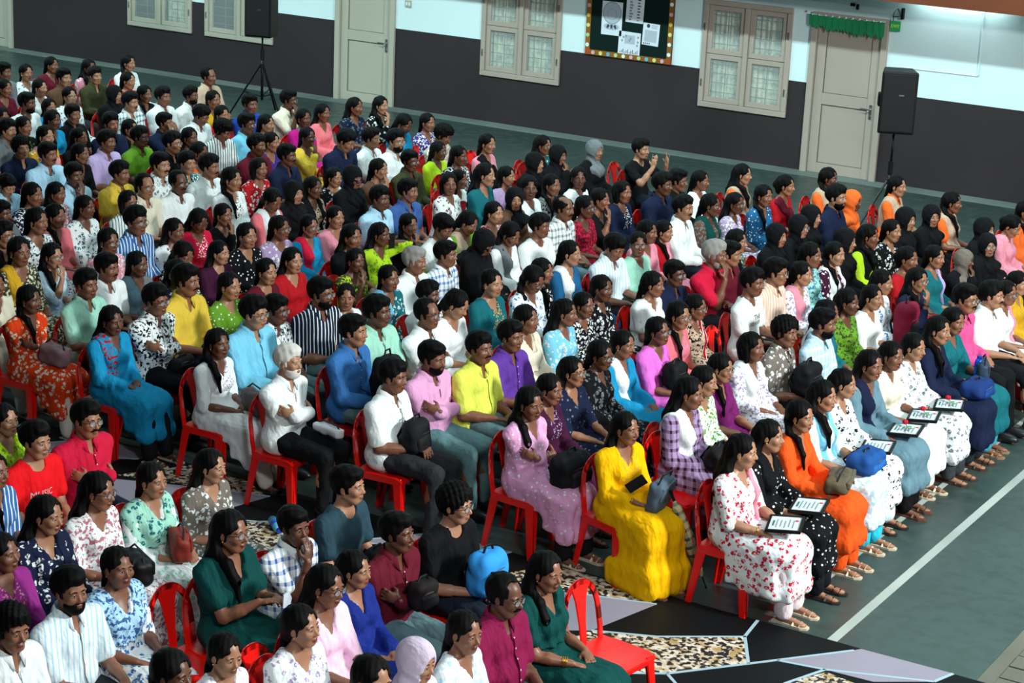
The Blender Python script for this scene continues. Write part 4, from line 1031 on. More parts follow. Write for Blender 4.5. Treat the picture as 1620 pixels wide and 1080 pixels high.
# ---------------------------------------------------------------- who sits where: x, y, head height, then the look
DATA = """
-19.70 20.00 1.075 W t ku white/teal floral
-20.04 20.84 1.048 W t ku maroon/- plain
-18.84 19.82 1.130 B s sh brown/- plain
-19.65 19.54 1.140 B s sh grey/- plain
-18.97 18.87 1.083 W t ku maroon/- plain
-18.78 19.31 1.063 W t ku black/white plain D:white
-17.79 18.07 1.144 B s ts white/- plain B
-17.87 18.53 1.022 W b ku azure/- plain
-19.37 20.87 1.087 W l ku pink/white floral
-18.93 20.51 1.067 B s sh olive/- plain
-19.30 21.59 1.080 G t ts white/- plain
-18.28 20.44 1.086 G t ku red/- plain
-17.68 19.51 1.086 H - ab black/- plain
-18.03 19.06 1.080 W t ku white/teal floral G
-17.08 18.11 1.091 B s sh black/- plain
-17.01 19.06 1.130 M s sh white/teal check M
-17.57 19.96 1.054 W t ku black/white plain D:white
-17.56 17.41 1.080 W t ku royal/- plain
-16.98 17.18 1.080 W t ku black/green floral
-16.80 16.74 1.120 B s sh grey/- plain
-16.98 17.66 1.093 W t ku azure/- plain
-16.15 16.68 1.144 W t ku mustard/white floral D:pink
-16.12 17.19 1.064 W l ku black/- plain
-16.11 17.71 1.158 B s sh navy/- plain
-16.21 18.15 1.026 W t ku navy/- plain
-15.52 16.99 1.130 M s sh lavender/- plain
-15.52 17.55 1.103 B s po green/- plain
-16.05 16.19 1.098 B c sh navy/- plain
-15.45 15.99 1.140 M s po sky/- plain M
-15.43 16.47 1.080 W t ku black/pink plain
-14.27 15.82 1.130 B s po yellow/- plain
-14.53 15.41 1.135 M s sh sky/- plain k
-15.01 14.93 1.026 B s sh sky/- check r
-14.25 14.52 1.115 W t ku navy/white print
-14.36 14.97 1.038 W l ku rose/white print
-13.55 14.11 1.076 W t ku salmon/- plain D:rose
-13.60 14.57 1.079 W t ku white/teal floral
-13.44 15.02 1.079 W b ku white/teal stripe G
-13.62 15.47 1.142 M d sh cream/- plain G
-12.43 13.99 1.227 M s sh blue/white stripe G
-13.26 13.56 1.169 W t ku white/navy print
-13.88 13.72 1.118 B s sh grey/- plain
-13.22 13.08 1.129 M s sh black/- plain G
-17.61 21.30 1.130 M d sh beige/- plain T
-17.00 19.66 1.130 B s sh white/- plain
-17.09 20.31 1.056 B s sh white/- plain B
-16.52 20.07 1.099 W t ku mustard/- plain
-15.84 19.01 1.122 M s sh white/- plain r
-15.89 19.47 1.064 W t ku red/- plain
-15.87 20.00 1.135 B s sh royal/- plain
-15.05 18.91 1.138 B s sh cyan/- plain G
-15.12 19.37 1.069 W t ku black/- plain
-16.04 18.58 1.066 B s sh navy/- plain F
-14.92 17.41 1.139 B s sh black/- check G
-15.13 17.96 1.093 W l ku black/- plain
-14.36 17.21 1.131 W t ku orange/- plain
-15.01 18.41 1.129 B c sh white/black stripe r
-14.18 18.00 1.130 B s sh maroon/- plain
-14.33 18.46 1.080 W t ku violet/- plain
-14.09 16.25 1.180 M s sh white/grey floral M
-14.18 16.79 1.106 B s sh teal/white print
-13.66 16.54 1.177 M s sh white/- plain M
-13.56 15.92 1.117 M d sh white/- plain GM
-13.14 16.27 1.159 G t ku white/black embroid
-13.51 17.19 1.080 G b ku red/white floral
-12.37 15.96 1.107 W t ku salmon/- plain r D:white
-12.43 14.89 1.069 G l ku crimson/white embroid r
-12.51 15.36 1.038 W t ku black/- plain k
-12.35 14.44 1.070 G l ku white/maroon floral
-11.65 14.65 1.096 W t ku black/white dots
-11.61 15.10 1.095 W t ku lilac/white floral G
-15.74 20.63 1.130 M s sh cream/- plain kG
-14.99 19.95 1.080 W u sa magenta/- plain
-15.04 20.41 1.078 G l ku salmon/- plain
-14.94 20.96 1.102 W l ku navy/grey floral
-14.86 21.42 1.072 W l ku black/white floral k
-14.22 19.00 1.080 W t ku yellow/- plain kG
-13.58 17.78 1.130 M s sh navy/- plain M
-13.51 18.79 1.162 B s sh navy/- plain r
-13.56 19.37 1.104 B s sh white/- plain
-13.03 19.10 1.185 M s sh white/- plain GB
-12.54 18.07 1.080 W t ku brown/- plain k
-12.83 17.64 1.011 G t ku black/white floral D:white
-12.36 17.33 1.131 N - ab black/- plain
-12.44 16.41 1.101 H - ab black/- plain
-12.54 16.87 1.067 G l ku beige/black print D:black
-13.77 20.35 1.119 W t ku azure/- plain r
-13.73 20.81 1.079 W t ku violet/white print
-13.04 20.11 1.111 B c sh beige/white print r
-12.75 19.58 1.037 W t ku lime/- plain G
-12.49 18.60 1.100 B s sh olive/- plain G
-12.27 19.27 1.091 W t ku black/white print
-12.39 20.07 1.101 W t sa pink/black plain D:black
-11.32 18.32 1.157 G l ku teal/- plain
-11.43 18.95 1.029 W l ku lilac/- plain
-11.50 17.88 1.102 W b ku white/maroon floral a
-11.83 18.60 0.988 W t ku white/- plain
-11.55 17.19 1.130 B s po denim/white plain
-11.56 16.69 1.130 M s sh sky/- plain
-11.60 15.55 1.036 W t ku azure/- plain G D:crimson
-11.62 16.01 1.041 W t ku pink/- plain
-10.83 15.19 1.120 W l ku black/- plain
-10.82 15.64 1.063 W l ku lime/green floral p
-10.80 14.24 1.080 W l ku red/- plain
-10.50 14.79 1.025 W t sa olive/lime print k
-10.95 16.32 1.017 W t ku black/- plain k
-10.39 16.08 1.123 B s ts white/- plain r
-10.44 16.61 1.067 W t ku green/beige plain r D:beige
-10.45 17.11 1.080 G t ku red/white print
-11.93 20.58 1.076 W l ku teal/white floral G
-11.48 20.16 1.080 H - ab black/- plain k
-11.45 19.59 1.080 H - ab black/- plain
-11.29 20.69 1.089 H - ab black/- plain D:grey
-10.86 21.04 1.114 B s ts black/white plain U
-10.68 19.23 1.080 W l ku white/- plain a
-10.70 18.69 1.080 W t ku grey/black print
-10.69 18.19 1.133 W t ku white/- plain a
-10.59 17.73 1.101 H - ab brown/- plain a
-9.91 18.83 1.099 W b ku navy/white embroid
-9.93 18.38 1.089 W t ku black/- plain k
-9.85 17.92 1.097 W t sa maroon/crimson print G
-9.84 17.46 1.162 M v sh white/grey check M
-9.77 16.87 1.097 B s ts white/- plain
-9.83 16.41 1.085 G t ku white/grey plain D:grey r
-9.80 15.88 1.108 N - ab black/- plain r
-9.81 15.25 1.112 B s sh white/blue check
-9.85 14.80 1.128 M y sh white/- plain M
-9.82 14.35 1.064 W t ku teal/white floral D:cyan
-9.65 19.25 1.155 B s sh navy/- plain
-9.69 19.70 1.119 B s sh black/- plain G
-9.64 20.16 1.054 W t ku white/- plain
-9.38 20.70 1.080 G l ve orange/beige plain
-8.96 18.38 1.150 M s sh white/- plain M
-8.87 18.84 1.115 W t ku brown/grey print D:forest
-8.80 19.29 1.069 G l ku lilac/white print G
-8.71 19.81 1.080 W t ku ocean/white dots
-8.90 17.85 1.009 G t ku pink/- plain D:red
-8.85 17.39 1.094 W t ku pink/- plain
-8.71 16.93 1.080 W t ku mint/- plain G a
-8.72 16.47 1.128 B s sh white/sky stripe r
-8.95 16.04 1.115 W t ku ocean/white plain D:white
-8.92 15.49 1.059 W t ku black/white floral
-8.75 15.04 1.096 W t ku white/blue floral r G
-8.75 20.47 1.080 W u sa red/- plain D:maroon
-8.55 21.21 1.080 G t ve orange/beige plain
-7.91 19.89 1.174 B s sh navy/- plain B
-7.91 20.35 1.057 W s1 sa orange/white plain O
-7.78 21.34 1.080 G t ve orange/beige plain
-7.00 20.94 1.080 G t ve orange/beige plain
-7.90 19.22 1.080 H - ab black/- plain
-7.81 18.70 1.080 H - ab black/- plain G
-7.82 18.18 1.080 H - ab black/- plain
-7.16 18.34 1.107 H - ab black/- plain
-7.10 18.80 1.080 G l ku lime/black plain D:black
-7.03 19.25 1.067 G t ku black/white floral
-7.06 19.71 1.101 H - ab black/- plain
-6.95 20.17 1.073 H - ab black/- plain a
-6.29 19.92 1.080 H - ab black/- plain
-6.08 19.41 1.044 H - ab black/- plain G a
-6.15 20.37 1.056 G u ku pink/white plain D:pink r
-6.22 21.07 1.080 W t ku orange/- plain
-6.41 18.06 1.105 W u sa red/- plain
-6.30 18.51 1.056 W t ku teal/- plain D:lavender
-6.15 18.95 0.964 H - ab black/- plain k D:taupe
-8.02 17.69 1.080 W t ku olive/mint print D:mint
-7.81 17.10 1.098 B s ku maroon/- plain
-7.76 16.65 1.187 M y sh crimson/- plain kB
-7.90 16.12 1.086 B s sh navy/- plain G
-7.88 15.66 1.082 W t sa white/mint print D:white
-7.11 16.08 1.151 B s ts white/- plain J
-7.09 16.54 1.157 M s sh peach/white stripe G
-7.03 16.99 1.064 W t ku white/lilac print D:pink
-7.14 17.44 1.136 W t ku mint/blue print
-7.08 17.89 1.073 W t ku plum/white floral D:white
-6.12 17.57 1.048 W l ku ink/- plain Gk
-6.30 17.13 1.082 W t ku white/blue floral
-6.21 16.68 1.049 G t ku white/grey plain
-6.26 16.22 1.094 W l ku green/olive print
-7.29 15.33 1.050 W t ku beige/black print G D:stripe
-7.22 14.87 1.089 G t ku salmon/lilac embroid G
-8.17 15.25 1.079 W t ku black/white floral
-8.09 14.79 1.037 G t ku black/white print
-8.01 14.33 1.083 W l ku cyan/white floral
-8.12 13.88 1.106 W t ku cream/- plain D:cream
-8.91 14.60 1.127 W u ku teal/gold embroid
-8.78 13.84 1.119 G t ku white/- plain r
-9.26 14.14 1.059 M s sh white/- plain M
-8.77 13.39 1.135 M d sh white/- plain Gc
-8.97 12.96 1.212 B s sh mint/- plain
-9.78 13.65 1.045 W t ku white/- plain a
-9.70 13.19 1.187 B s sh ink/white stripe GB
-9.82 12.74 1.118 B s sh white/navy print G
-9.70 12.30 1.210 M s sh cyan/- plain G
-10.73 13.77 1.080 G t ku maroon/- plain
-10.60 13.10 1.107 G t ku green/white dots
-11.61 14.20 1.023 W l ku plum/- plain
-11.66 13.75 1.082 W t ku black/white print r
-10.70 12.66 1.226 M s sh yellow/- plain M
-11.22 13.15 1.105 W l ku ink/white floral
-10.64 12.21 1.164 B s sh white/black print Gc
-11.81 13.31 1.053 W t ku grey/teal plain D:steel
-12.36 13.54 1.127 W t ku pink/white print G
-11.72 12.82 1.130 M s sh white/pink plain M
-12.57 13.04 1.052 W l ku sky/white print kG
-12.52 12.58 1.186 W t ku olive/cream print D:mustard
-12.22 11.98 1.065 W t ku cream/- print
-11.48 12.30 1.130 B s sh mint/- plain
-11.62 11.78 1.081 W t ku vermilion/cream floral c
-10.70 11.75 1.082 W l ku azure/- plain D:multi
-9.65 11.79 1.080 W l ku white/lilac embroid
-8.85 11.64 1.130 M w sh white/cream plain cB
-8.88 12.51 1.167 B s sh blue/- plain
-8.03 11.83 1.130 B s sh white/- plain
-8.05 12.38 1.141 M s sh rosepink/- plain cB
-7.91 12.83 1.140 M s sh yellow2/- plain M
-7.91 13.29 1.129 B s sh violet2/- plain
-6.96 12.01 1.102 W l ku rosepink/white dots c
-7.06 12.46 1.073 W t ku plum/lilac embroid
-7.14 12.93 1.080 G l ku ink/grey dots G
-7.16 13.41 1.095 W t ku black/grey floral G
-7.21 13.87 1.067 W t ku azure/- plain D:white
-7.15 14.36 1.080 G t ku orchid/- plain G
-6.24 13.37 1.079 G t ku white/green print
-6.14 12.92 1.119 W l ku lilac/plum check D:white
-6.32 13.83 1.055 W t ku plum2/lilac plain G
-6.33 14.41 1.090 W b ku white/lilac print D:white
-6.25 14.87 1.124 B c sh taupe/white floral
-6.11 15.32 1.127 B s sh sky/white check B
-6.26 15.77 1.090 W t ku teal/- plain D:white
-6.18 12.01 1.080 W l gown yellow3/gold embroid x
-5.30 12.05 1.097 W l ku white/crimson floral D:pink fx
-5.31 12.51 1.079 G l ku black/white dots D:black f
-5.31 13.05 1.080 G t ku orange2/- plain f
-5.36 13.58 1.089 G l ku white/sky print D:cyan f
-5.39 14.04 1.067 G l ku white/black floral f
-5.36 14.50 1.109 G l ku steel/- plain D:ink f
-5.36 14.96 1.077 G l ku white/cream plain D:cream f
-5.34 15.41 1.052 G t ku white/grey floral f
-5.30 15.87 1.097 G l ku navy/white plain f
-5.33 16.32 1.075 G l ku teal/navy plain f
-5.39 16.77 1.165 M s sh rose2/- plain GM
-5.30 17.22 1.122 M s sh white/- plain M
-5.31 17.68 1.044 W t ku white/pink plain G D:pink
-5.35 18.13 1.039 W t ku mustard/- plain
-9.66 9.53 1.055 G t ku lime/green print
-8.95 8.72 1.080 W t ku blue/white stripe
-9.05 9.20 1.130 B s ts red2/white plain I
-9.04 9.67 1.152 M s sh crimson/- plain cGM
-8.13 8.79 1.116 W l ku white/rose print G
-8.10 9.25 1.059 W t ku white/mint floral D:mintprint
-8.12 8.33 1.103 W l ku ink/white floral D:ink
-7.99 9.70 1.050 G l ku taupe/white floral
-7.95 7.80 1.080 W t ku magenta2/pink embroid
-7.20 7.55 1.130 M s sh white/sky stripe B
-7.29 8.03 1.080 W t ku white/blue floral D:blueprint
-7.10 7.01 1.130 B c sh white/- plain
-6.10 7.11 1.123 G t ku white/- plain
-6.14 7.57 1.042 G t ku white/lavender floral
-7.01 8.69 1.156 W l sa forest/- plain Gq D:forest
-6.89 9.14 1.078 B s po white/denim check k
-6.96 9.79 1.130 B s ts slate/- plain
-6.29 9.36 1.113 B s sh maroon/- plain c
-6.27 8.90 1.040 W l ku royal2/gold plain
-6.15 8.46 1.117 G l ku palepink/- plain G
-5.98 8.01 1.088 G t ku white/lilac floral
-5.26 8.04 1.076 H - ku white/- plain D:palelilac
-5.22 7.58 1.160 G t ku white/- plain
-5.26 8.50 1.071 G t ku white/sky floral
-6.25 9.93 1.130 B c ts black/- plain G
-5.29 8.96 1.112 M d sh wine/- plain GM
-5.32 9.46 1.080 W l sa forest/gold plain D:forest
"""
EMPTY = [(-5.14, 9.96, -8, 'empty red chair beside the dark green saree at the carpet edge'), (-7.05, 8.44, -4, 'empty red chair right of the blue printed shawl'), (-12.81, 20.76, 0, 'empty red chair behind the lime green kurta, tall back showing'), (-11.16, 21.4, 0, 'empty red chair behind the raised hands of the black T-shirt'), (-12.06, 20.69, 5, 'empty red chair left of the teal floral kurta by the aisle'), (-6.06, 12.71, -10, 'empty red chair with a black backpack behind the golden yellow gown'), (-6.14, 8.1, 0, 'empty red chair back behind the lilac floral kurta'), (-13.47, 20.55, 0, 'empty red chair behind the dark shirt in the back rows'), (-7.01, 15.6, 0, 'empty red chair right of the striped scarf')]
PROPS = [
 ('handbag', (207, (0.3, -0.02, 0.7), '#8a6c72', 'dusty pink handbag on the vermilion floral kurta'), {'rot': 80, 'sz': (0.07, 0.15, 0.085)}),
 ('handbag', (209, (0.36, 0.02, 0.7), '#5a4a4c', 'brown and blue tote bag on the embroidered white kurta'), {'rot': 60, 'sz': (0.05, 0.17, 0.09)}),
 ('handbag', (210, (0.34, 0.05, 0.655), '#cfd0d6', 'white folded bag on the lap of the old white shirt'), {'rot': 75, 'sz': (0.04, 0.15, 0.035)}),
 ('backpack', (211, (0.3, 0.0, 0.8), '#101418', 'black and gold backpack held by the blue shirt'), {'sz': (0.08, 0.14, 0.2), 'pocket': '#b08a20'}),
 ('backpack', (212, (0.2, -0.01, 0.72), '#131519', 'black backpack on the lap of the plain white shirt'), {'sz': (0.08, 0.12, 0.13)}),
 ('backpack', (216, (0.36, 0.02, 0.7), '#0e0f13', 'black backpack with white mark on the mauve dotted kurta'), {'sz': (0.1, 0.17, 0.13)}),
 ('handbag', (229, (0.34, 0.05, 0.72), '#4a5a68', 'blue grey handbag in the lap of the golden yellow gown'), {'rot': 25, 'sz': (0.055, 0.14, 0.12), 'tilt': 0.2}),
 ('backpack', (223, (0.32, 0.0, 0.69), '#141416', 'black bag on the lap of the lilac checked kurta'), {'sz': (0.09, 0.14, 0.1)}),
 ('handbag', (232, (0.34, -0.0, 0.7), '#5c5240', 'long olive bag on the lap of the orange kurta'), {'rot': 15, 'sz': (0.09, 0.18, 0.055)}),
 ('backpack', (233, (0.36, 0.02, 0.69), '#174a8c', 'blue backpack on the lap of the white and sky blue printed kurta'), {'sz': (0.11, 0.18, 0.075), 'pocket': '#1d5aa0'}),
 ('frame', (230, (0.36, 0.02, 0.675), 'framed certificate on the lap of the crimson floral kurta'), {'rot': 20}),
 ('frame', (231, (0.34, 0.0, 0.67), 'framed certificate on the lap of the black dotted kurta'), {'rot': 10}),
 ('frame', (234, (0.34, 0.02, 0.67), 'framed certificate on the lap of the black floral kurta'), {'rot': 15}),
 ('frame', (235, (0.36, 0.02, 0.67), 'framed certificate with rose on the lap of the steel blue kurta'), {'rot': 15, 'rose': 'red rose with pale leaves on the frame of the steel blue kurta'}),
 ('frame', (236, (0.36, 0.02, 0.67), 'framed certificate on the lap of the cream scarf'), {'rot': 15, 'rose': 'dark red rose on the frame beside the cream scarf'}),
 ('frame', (237, (0.36, 0.02, 0.67), 'framed certificate on the lap of the grey floral kurta'), {'rot': 15, 'rose': 'small rose on the frame of the grey floral kurta'}),
 ('backpack', (238, (0.37, 0.0, 0.69), '#12306a', 'royal blue backpack lying on the navy kurta in the front row'), {'sz': (0.11, 0.16, 0.07), 'pocket': '#16387a'}),
 ('handbag', (239, (0.3, 0.0, 0.72), '#2c3a4c', 'dark bag with white diamonds behind the blue bottle'), {'rot': 30, 'sz': (0.05, 0.13, 0.1)}),
 ('backpack', (226, (0.24, 0.0, 0.78), '#0e1013', 'black backpack hugged by the taupe floral shirt'), {'sz': (0.09, 0.14, 0.14)}),
 ('backpack', (221, (0.2, 0.0, 0.78), '#0d0e10', 'black bag hugged by the orchid pink kurta'), {'sz': (0.08, 0.11, 0.11)}),
 ('backpack', (268, (0.28, -0.0, 0.76), '#2f8fd8', 'bright blue carrier bag hugged by the black T-shirt'), {'sz': (0.09, 0.14, 0.14), 'pocket': '#58a8e4'}),
 ('backpack', (261, (0.22, 0.0, 0.8), '#15100f', 'black jacket bundled over the crossed arms of the maroon shirt'), {'sz': (0.06, 0.1, 0.09)}),
 ('handbag', (248, (0.32, 0.0, 0.69), '#121214', 'black handbag on the lap of the white and rose kurta'), {'rot': 60, 'sz': (0.07, 0.15, 0.09)}),
 ('handbag', (249, (0.26, 0.0, 0.72), '#7a2c22', 'reddish brown bag on the lap of the mint floral kurta'), {'rot': 50, 'sz': (0.06, 0.13, 0.09)}),
 ('backpack', (175, (0.3, 0.0, 0.78), '#7a1430', 'maroon backpack on the lap of the white and blue floral kurta'), {'sz': (0.09, 0.13, 0.2), 'pocket': '#1a1c22'}),
 ('handbag', (104, (0.26, 0.03, 0.74), '#9a8d80', 'beige handbag held by the green and yellow printed saree'), {'rot': 40, 'sz': (0.05, 0.12, 0.1), 'strap': '#b8ada0'}),
 ('backpack', (260, (0.24, 0.0, 0.7), '#1a1d22', 'black cap and bag on the lap of the slate blue T-shirt'), {'sz': (0.07, 0.1, 0.07)}),
 ('backpack', (265, (0.2, 0.1, 0.74), '#0f1012', 'black sequinned bag behind the pale lilac headscarf'), {'sz': (0.09, 0.12, 0.13)}),
 ('backpack', (199, (0.27, 0.0, 0.665), '#14161a', 'black folder bag on the lap of the black and white print shirt'), {'sz': (0.05, 0.12, 0.05)})]
ROSEMAN = 213
BOTTLE = 239
GOWN = 229
TISSUE = 258
PHONES = [((102, (0.085, 0.1, 1.06), 'dark phone held to the ear of the lime green floral kurta'), {'rot': 80}), ((229, (0.24, -0.1, 0.8), 'dark phone in the hand of the golden yellow gown'), {'rot': 40, 'tilt': 0.9}), ((268, (0.4, -0.08, 0.78), 'dark phone held out by the black T-shirt'), {'rot': 0, 'tilt': 1.3})]
FRONT = {230: '#d8c8cc', 231: '#11141a', 232: '#e2521a', 233: '#2fb4cc', 234: '#cfd8d4', 235: '#0c0d10', 236: '#d8d4c6', 237: '#33393c', 238: '#20262c', 239: '#3a9ab0'}

# ================================================================ red monobloc chairs
M_red = new_mat('red_plastic', lin('#e0140c'), 0.28, spec=0.55)
def chair_parts():
    P = {}
    mb = MB(); n = 8; xs = [-.20 + .40 * i / n for i in range(n + 1)]; ys = [-.205 + .41 * j / n for j in range(n + 1)]
    def zt(x, y): return .432 - .016 * (1 - (x / .2) ** 2) * (1 - (y / .205) ** 2) - .02 * max(0, (x - .14) / .06) ** 2
    b = 0
    for layer in (0, -.02):
        for x in xs:
            for y in ys: mb.v.append((x, y * (1 - .06 * (x < -.1)), zt(x, y) + layer))
    N = (n + 1) ** 2
    for i in range(n):
        for j in range(n):
            a = i * (n + 1) + j; q = (a, a + n + 1, a + n + 2, a + 1); mb.f.append(q); mb.f.append(tuple(N + k for k in q[::-1])); mb.mi += [0, 0]
    ring = [i * (n + 1) for i in range(n + 1)] + [n * (n + 1) + j for j in range(1, n + 1)] + [i * (n + 1) + n for i in range(n - 1, -1, -1)] + [j for j in range(n - 1, 0, -1)]
    for k in range(len(ring)): a, c = ring[k], ring[(k + 1) % len(ring)]; mb.f.append((a, a + N, c + N, c)); mb.mi.append(0)
    mb.span(-.19, .19, -.20, -.185, .375, .42); mb.span(-.19, .19, .185, .20, .375, .42); mb.span(.175, .192, -.19, .19, .37, .41)
    P['seat'] = mb.mesh('seat', M_red)
    # arched back: rim tube of flat section, a tapering splat, and the top web
    mb = MB(); A = []
    for k in range(19):
        a = math.pi * k / 18; yy = -.185 * math.cos(a) * (1 - .10 * math.sin(a)); zz = .60 + .235 * math.sin(a) ** .75 if 0 < k < 18 else .60
        A.append((yy, zz))
    path = [(-.185, .42), (-.19, .50)] + A + [(.19, .50), (.185, .42)]
    bx = lambda z: -.185 - .16 * max(0, z - .42)
    pts = [(bx(z), y, z) for y, z in path]
    for k in range(len(pts) - 1):
        p, q = Vector(pts[k]), Vector(pts[k + 1]); c = Vector((0, 0, .60)); 
        def inn(P_): 
            d = Vector((0, -P_.y, .58 - P_.z if P_.z > .58 else 0)); d.normalize(); return P_ + d * .042
        i0, i1 = inn(p), inn(q); th = Vector((-.018, 0, 0)); b = len(mb.v)
        for P_ in (p, q, i1, i0): mb.v.append(tuple(P_))
        for P_ in (p, q, i1, i0): mb.v.append(tuple(P_ + th))
        for f in ((3, 2, 1, 0), (4, 5, 6, 7), (0, 1, 5, 4), (1, 2, 6, 5), (2, 3, 7, 6), (3, 0, 4, 7)): mb.f.append(tuple(b + i for i in f)); mb.mi.append(0)
    sp = [(-.030, .42), (.030, .42), (.034, .56), (.052, .70), (.085, .795), (-.085, .795), (-.052, .70), (-.034, .56)]
    b = len(mb.v)
    for off in (-.004, -.016):
        for y, z in sp: mb.v.append((bx(z) + off, y, z))
    m_ = len(sp); mb.f.append(tuple(b + i for i in range(m_))); mb.f.append(tuple(b + m_ + i for i in range(m_ - 1, -1, -1))); mb.mi += [0, 0]
    for i in range(m_): mb.f.append((b + i, b + m_ + i, b + m_ + (i + 1) % m_, b + (i + 1) % m_)); mb.mi.append(0)
    P['backrest'] = mb.mesh('backrest', M_red)
    for nme, sx, sy in (('fl', 1, 1), ('fr', 1, -1), ('bl', -1, 1), ('br', -1, -1)):
        mb = MB(); t0, t1 = (.19, .195), (.225 if sx > 0 else .245, .225); w0, w1 = .074, .046; th = .014
        for (ax_) in (0, 1):     # L section
            b = len(mb.v)
            for (cx, cy, z, w) in ((t1[0], t1[1], 0, w1), (t0[0], t0[1], .425, w0)):
                if ax_ == 0: c4 = ((cx - w, cy), (cx, cy), (cx, cy - th), (cx - w, cy - th))
                else: c4 = ((cx - th, cy - w), (cx, cy - w), (cx, cy - th), (cx - th, cy - th))
                for x, y in c4: mb.v.append((sx * x, sy * y, z))
            fs = ((0, 1, 2, 3), (7, 6, 5, 4), (0, 4, 5, 1), (1, 5, 6, 2), (2, 6, 7, 3), (3, 7, 4, 0)); fl_ = (sx * sy > 0)
            for f in fs: f = f if fl_ else f[::-1]; mb.f.append(tuple(b + i for i in f)); mb.mi.append(0)
        P['leg_' + nme] = mb.mesh('leg', M_red)
    for me in P.values():
        import bmesh
        bm = bmesh.new(); bm.from_mesh(me); bmesh.ops.remove_doubles(bm, verts=bm.verts, dist=.0004); bmesh.ops.recalc_face_normals(bm, faces=bm.faces)
        bmesh.ops.bevel(bm, geom=[e for e in bm.edges if e.is_manifold and e.calc_face_angle(0) > .6], offset=.0045, segments=2, affect='EDGES'); bm.to_mesh(me); bm.free()
        me.polygons.foreach_set('use_smooth', [True] * len(me.polygons)); me.set_sharp_from_angle(angle=math.radians(40))
    return P
CP = chair_parts()
def chair(x, y, rz, label, group):
    o = empty('plastic_chair', (x, y, 0), rz); tag(o, label, 'chair', group)
    link('seat', CP['seat'], o); link('backrest', CP['backrest'], o)
    for k in ('fl', 'fr', 'bl', 'br'): link('leg', CP['leg_' + k], o)
    return o

# ================================================================ the audience
rows = [l.split() for l in DATA.strip().splitlines()]
PEOPLE = []
hairc = dict(y='#8d8a86', w='#cfccc4')
for i, rw in enumerate(rows):
    X, Y, h = float(rw[0]), float(rw[1]), float(rw[2]); kind, hs, gm, cc, pat = rw[3:8]; ex = ' '.join(rw[8:])
    dcol = None
    if 'D:' in ex: dcol = ex.split('D:')[1].split()[0]
    fl_ = ''.join(q for q in ex.split() if not q.startswith('D:'))
    c1, c2 = (cc.split('/') + ['-'])[:2]
    PEOPLE.append(dict(X=X, Y=Y, h=h, kind=kind, hs=hs, gm=gm, c1=c1, c2=c2, pat=pat, D=dcol, fl=fl_, i=i))

def garment_words(p, brief=False):
    cols_ = nm(p['c1'])
    if p['gm'] == 've': return 'orange polo and beige vest'
    if p['c2'] != '-' and not brief and p['pat'] != 'plain': cols_ += ' and ' + nm(p['c2']) if nm(p['c2']) != nm(p['c1']) else ''
    return ' '.join(w for w in (cols_, PN[p['pat']], GN[p['gm']]) if w)
def base_label(p):
    s_ = 'person in ' + garment_words(p)
    if p['kind'] == 'N': s_ += ' and face veil'
    elif p['kind'] == 'H': s_ += ' and ' + (nm(p['D']) if p['D'] else 'black') + ' headscarf'
    elif p['D'] and p['gm'] != 've': s_ += ' with ' + nm(p['D']) + ' scarf'
    if 'G' in p['fl']: s_ += ' and glasses'
    if 'c' in p['fl']: s_ += ', arms crossed'
    elif 'k' in p['fl']: s_ += ', hand at mouth'
    elif 'p' in p['fl']: s_ += ', phone at ear'
    elif 'U' in p['fl']: s_ += ', both hands raised'
    elif 'F' in p['fl']: s_ += ', hands over face'
    elif 'r' in p['fl']: s_ += ', head bowed'
    return s_
def pix(p):
    d = Vector((p['X'], p['Y'], p['h'] - CAMZ)); z = d.dot(_f); return (d.dot(_r) / z, d.dot(_u) / z)
from collections import Counter
base = [base_label(p) for p in PEOPLE]; cnt = Counter(base); brief = [garment_words(p, True) for p in PEOPLE]; bc = Counter(brief)
pp = [pix(p) for p in PEOPLE]; used = set(b for b in base if cnt[b] == 1); LAB = []
for i, b in enumerate(base):
    if cnt[b] == 1: LAB.append(b); continue
    order = sorted(range(len(PEOPLE)), key=lambda j: (pp[j][0] - pp[i][0]) ** 2 + (pp[j][1] - pp[i][1]) ** 2)[1:40]
    lab = None
    for need in (1, 2, 99):
        for j in order:
            if bc[brief[j]] > need: continue
            dx, dy = pp[i][0] - pp[j][0], pp[i][1] - pp[j][1]
            rel = ('right of' if dx > 0 else 'left of') if abs(dx) > abs(dy) else ('above' if dy > 0 else 'below')
            c = b + ', ' + rel + ' the ' + brief[j]
            if len(c.split()) > 16: c = b.replace('person in ', '') + ', ' + rel + ' the ' + brief[j]
            if c not in used and len(c.split()) <= 16: lab = c; break
        if lab: break
    LAB.append(lab or b); used.add(LAB[-1])

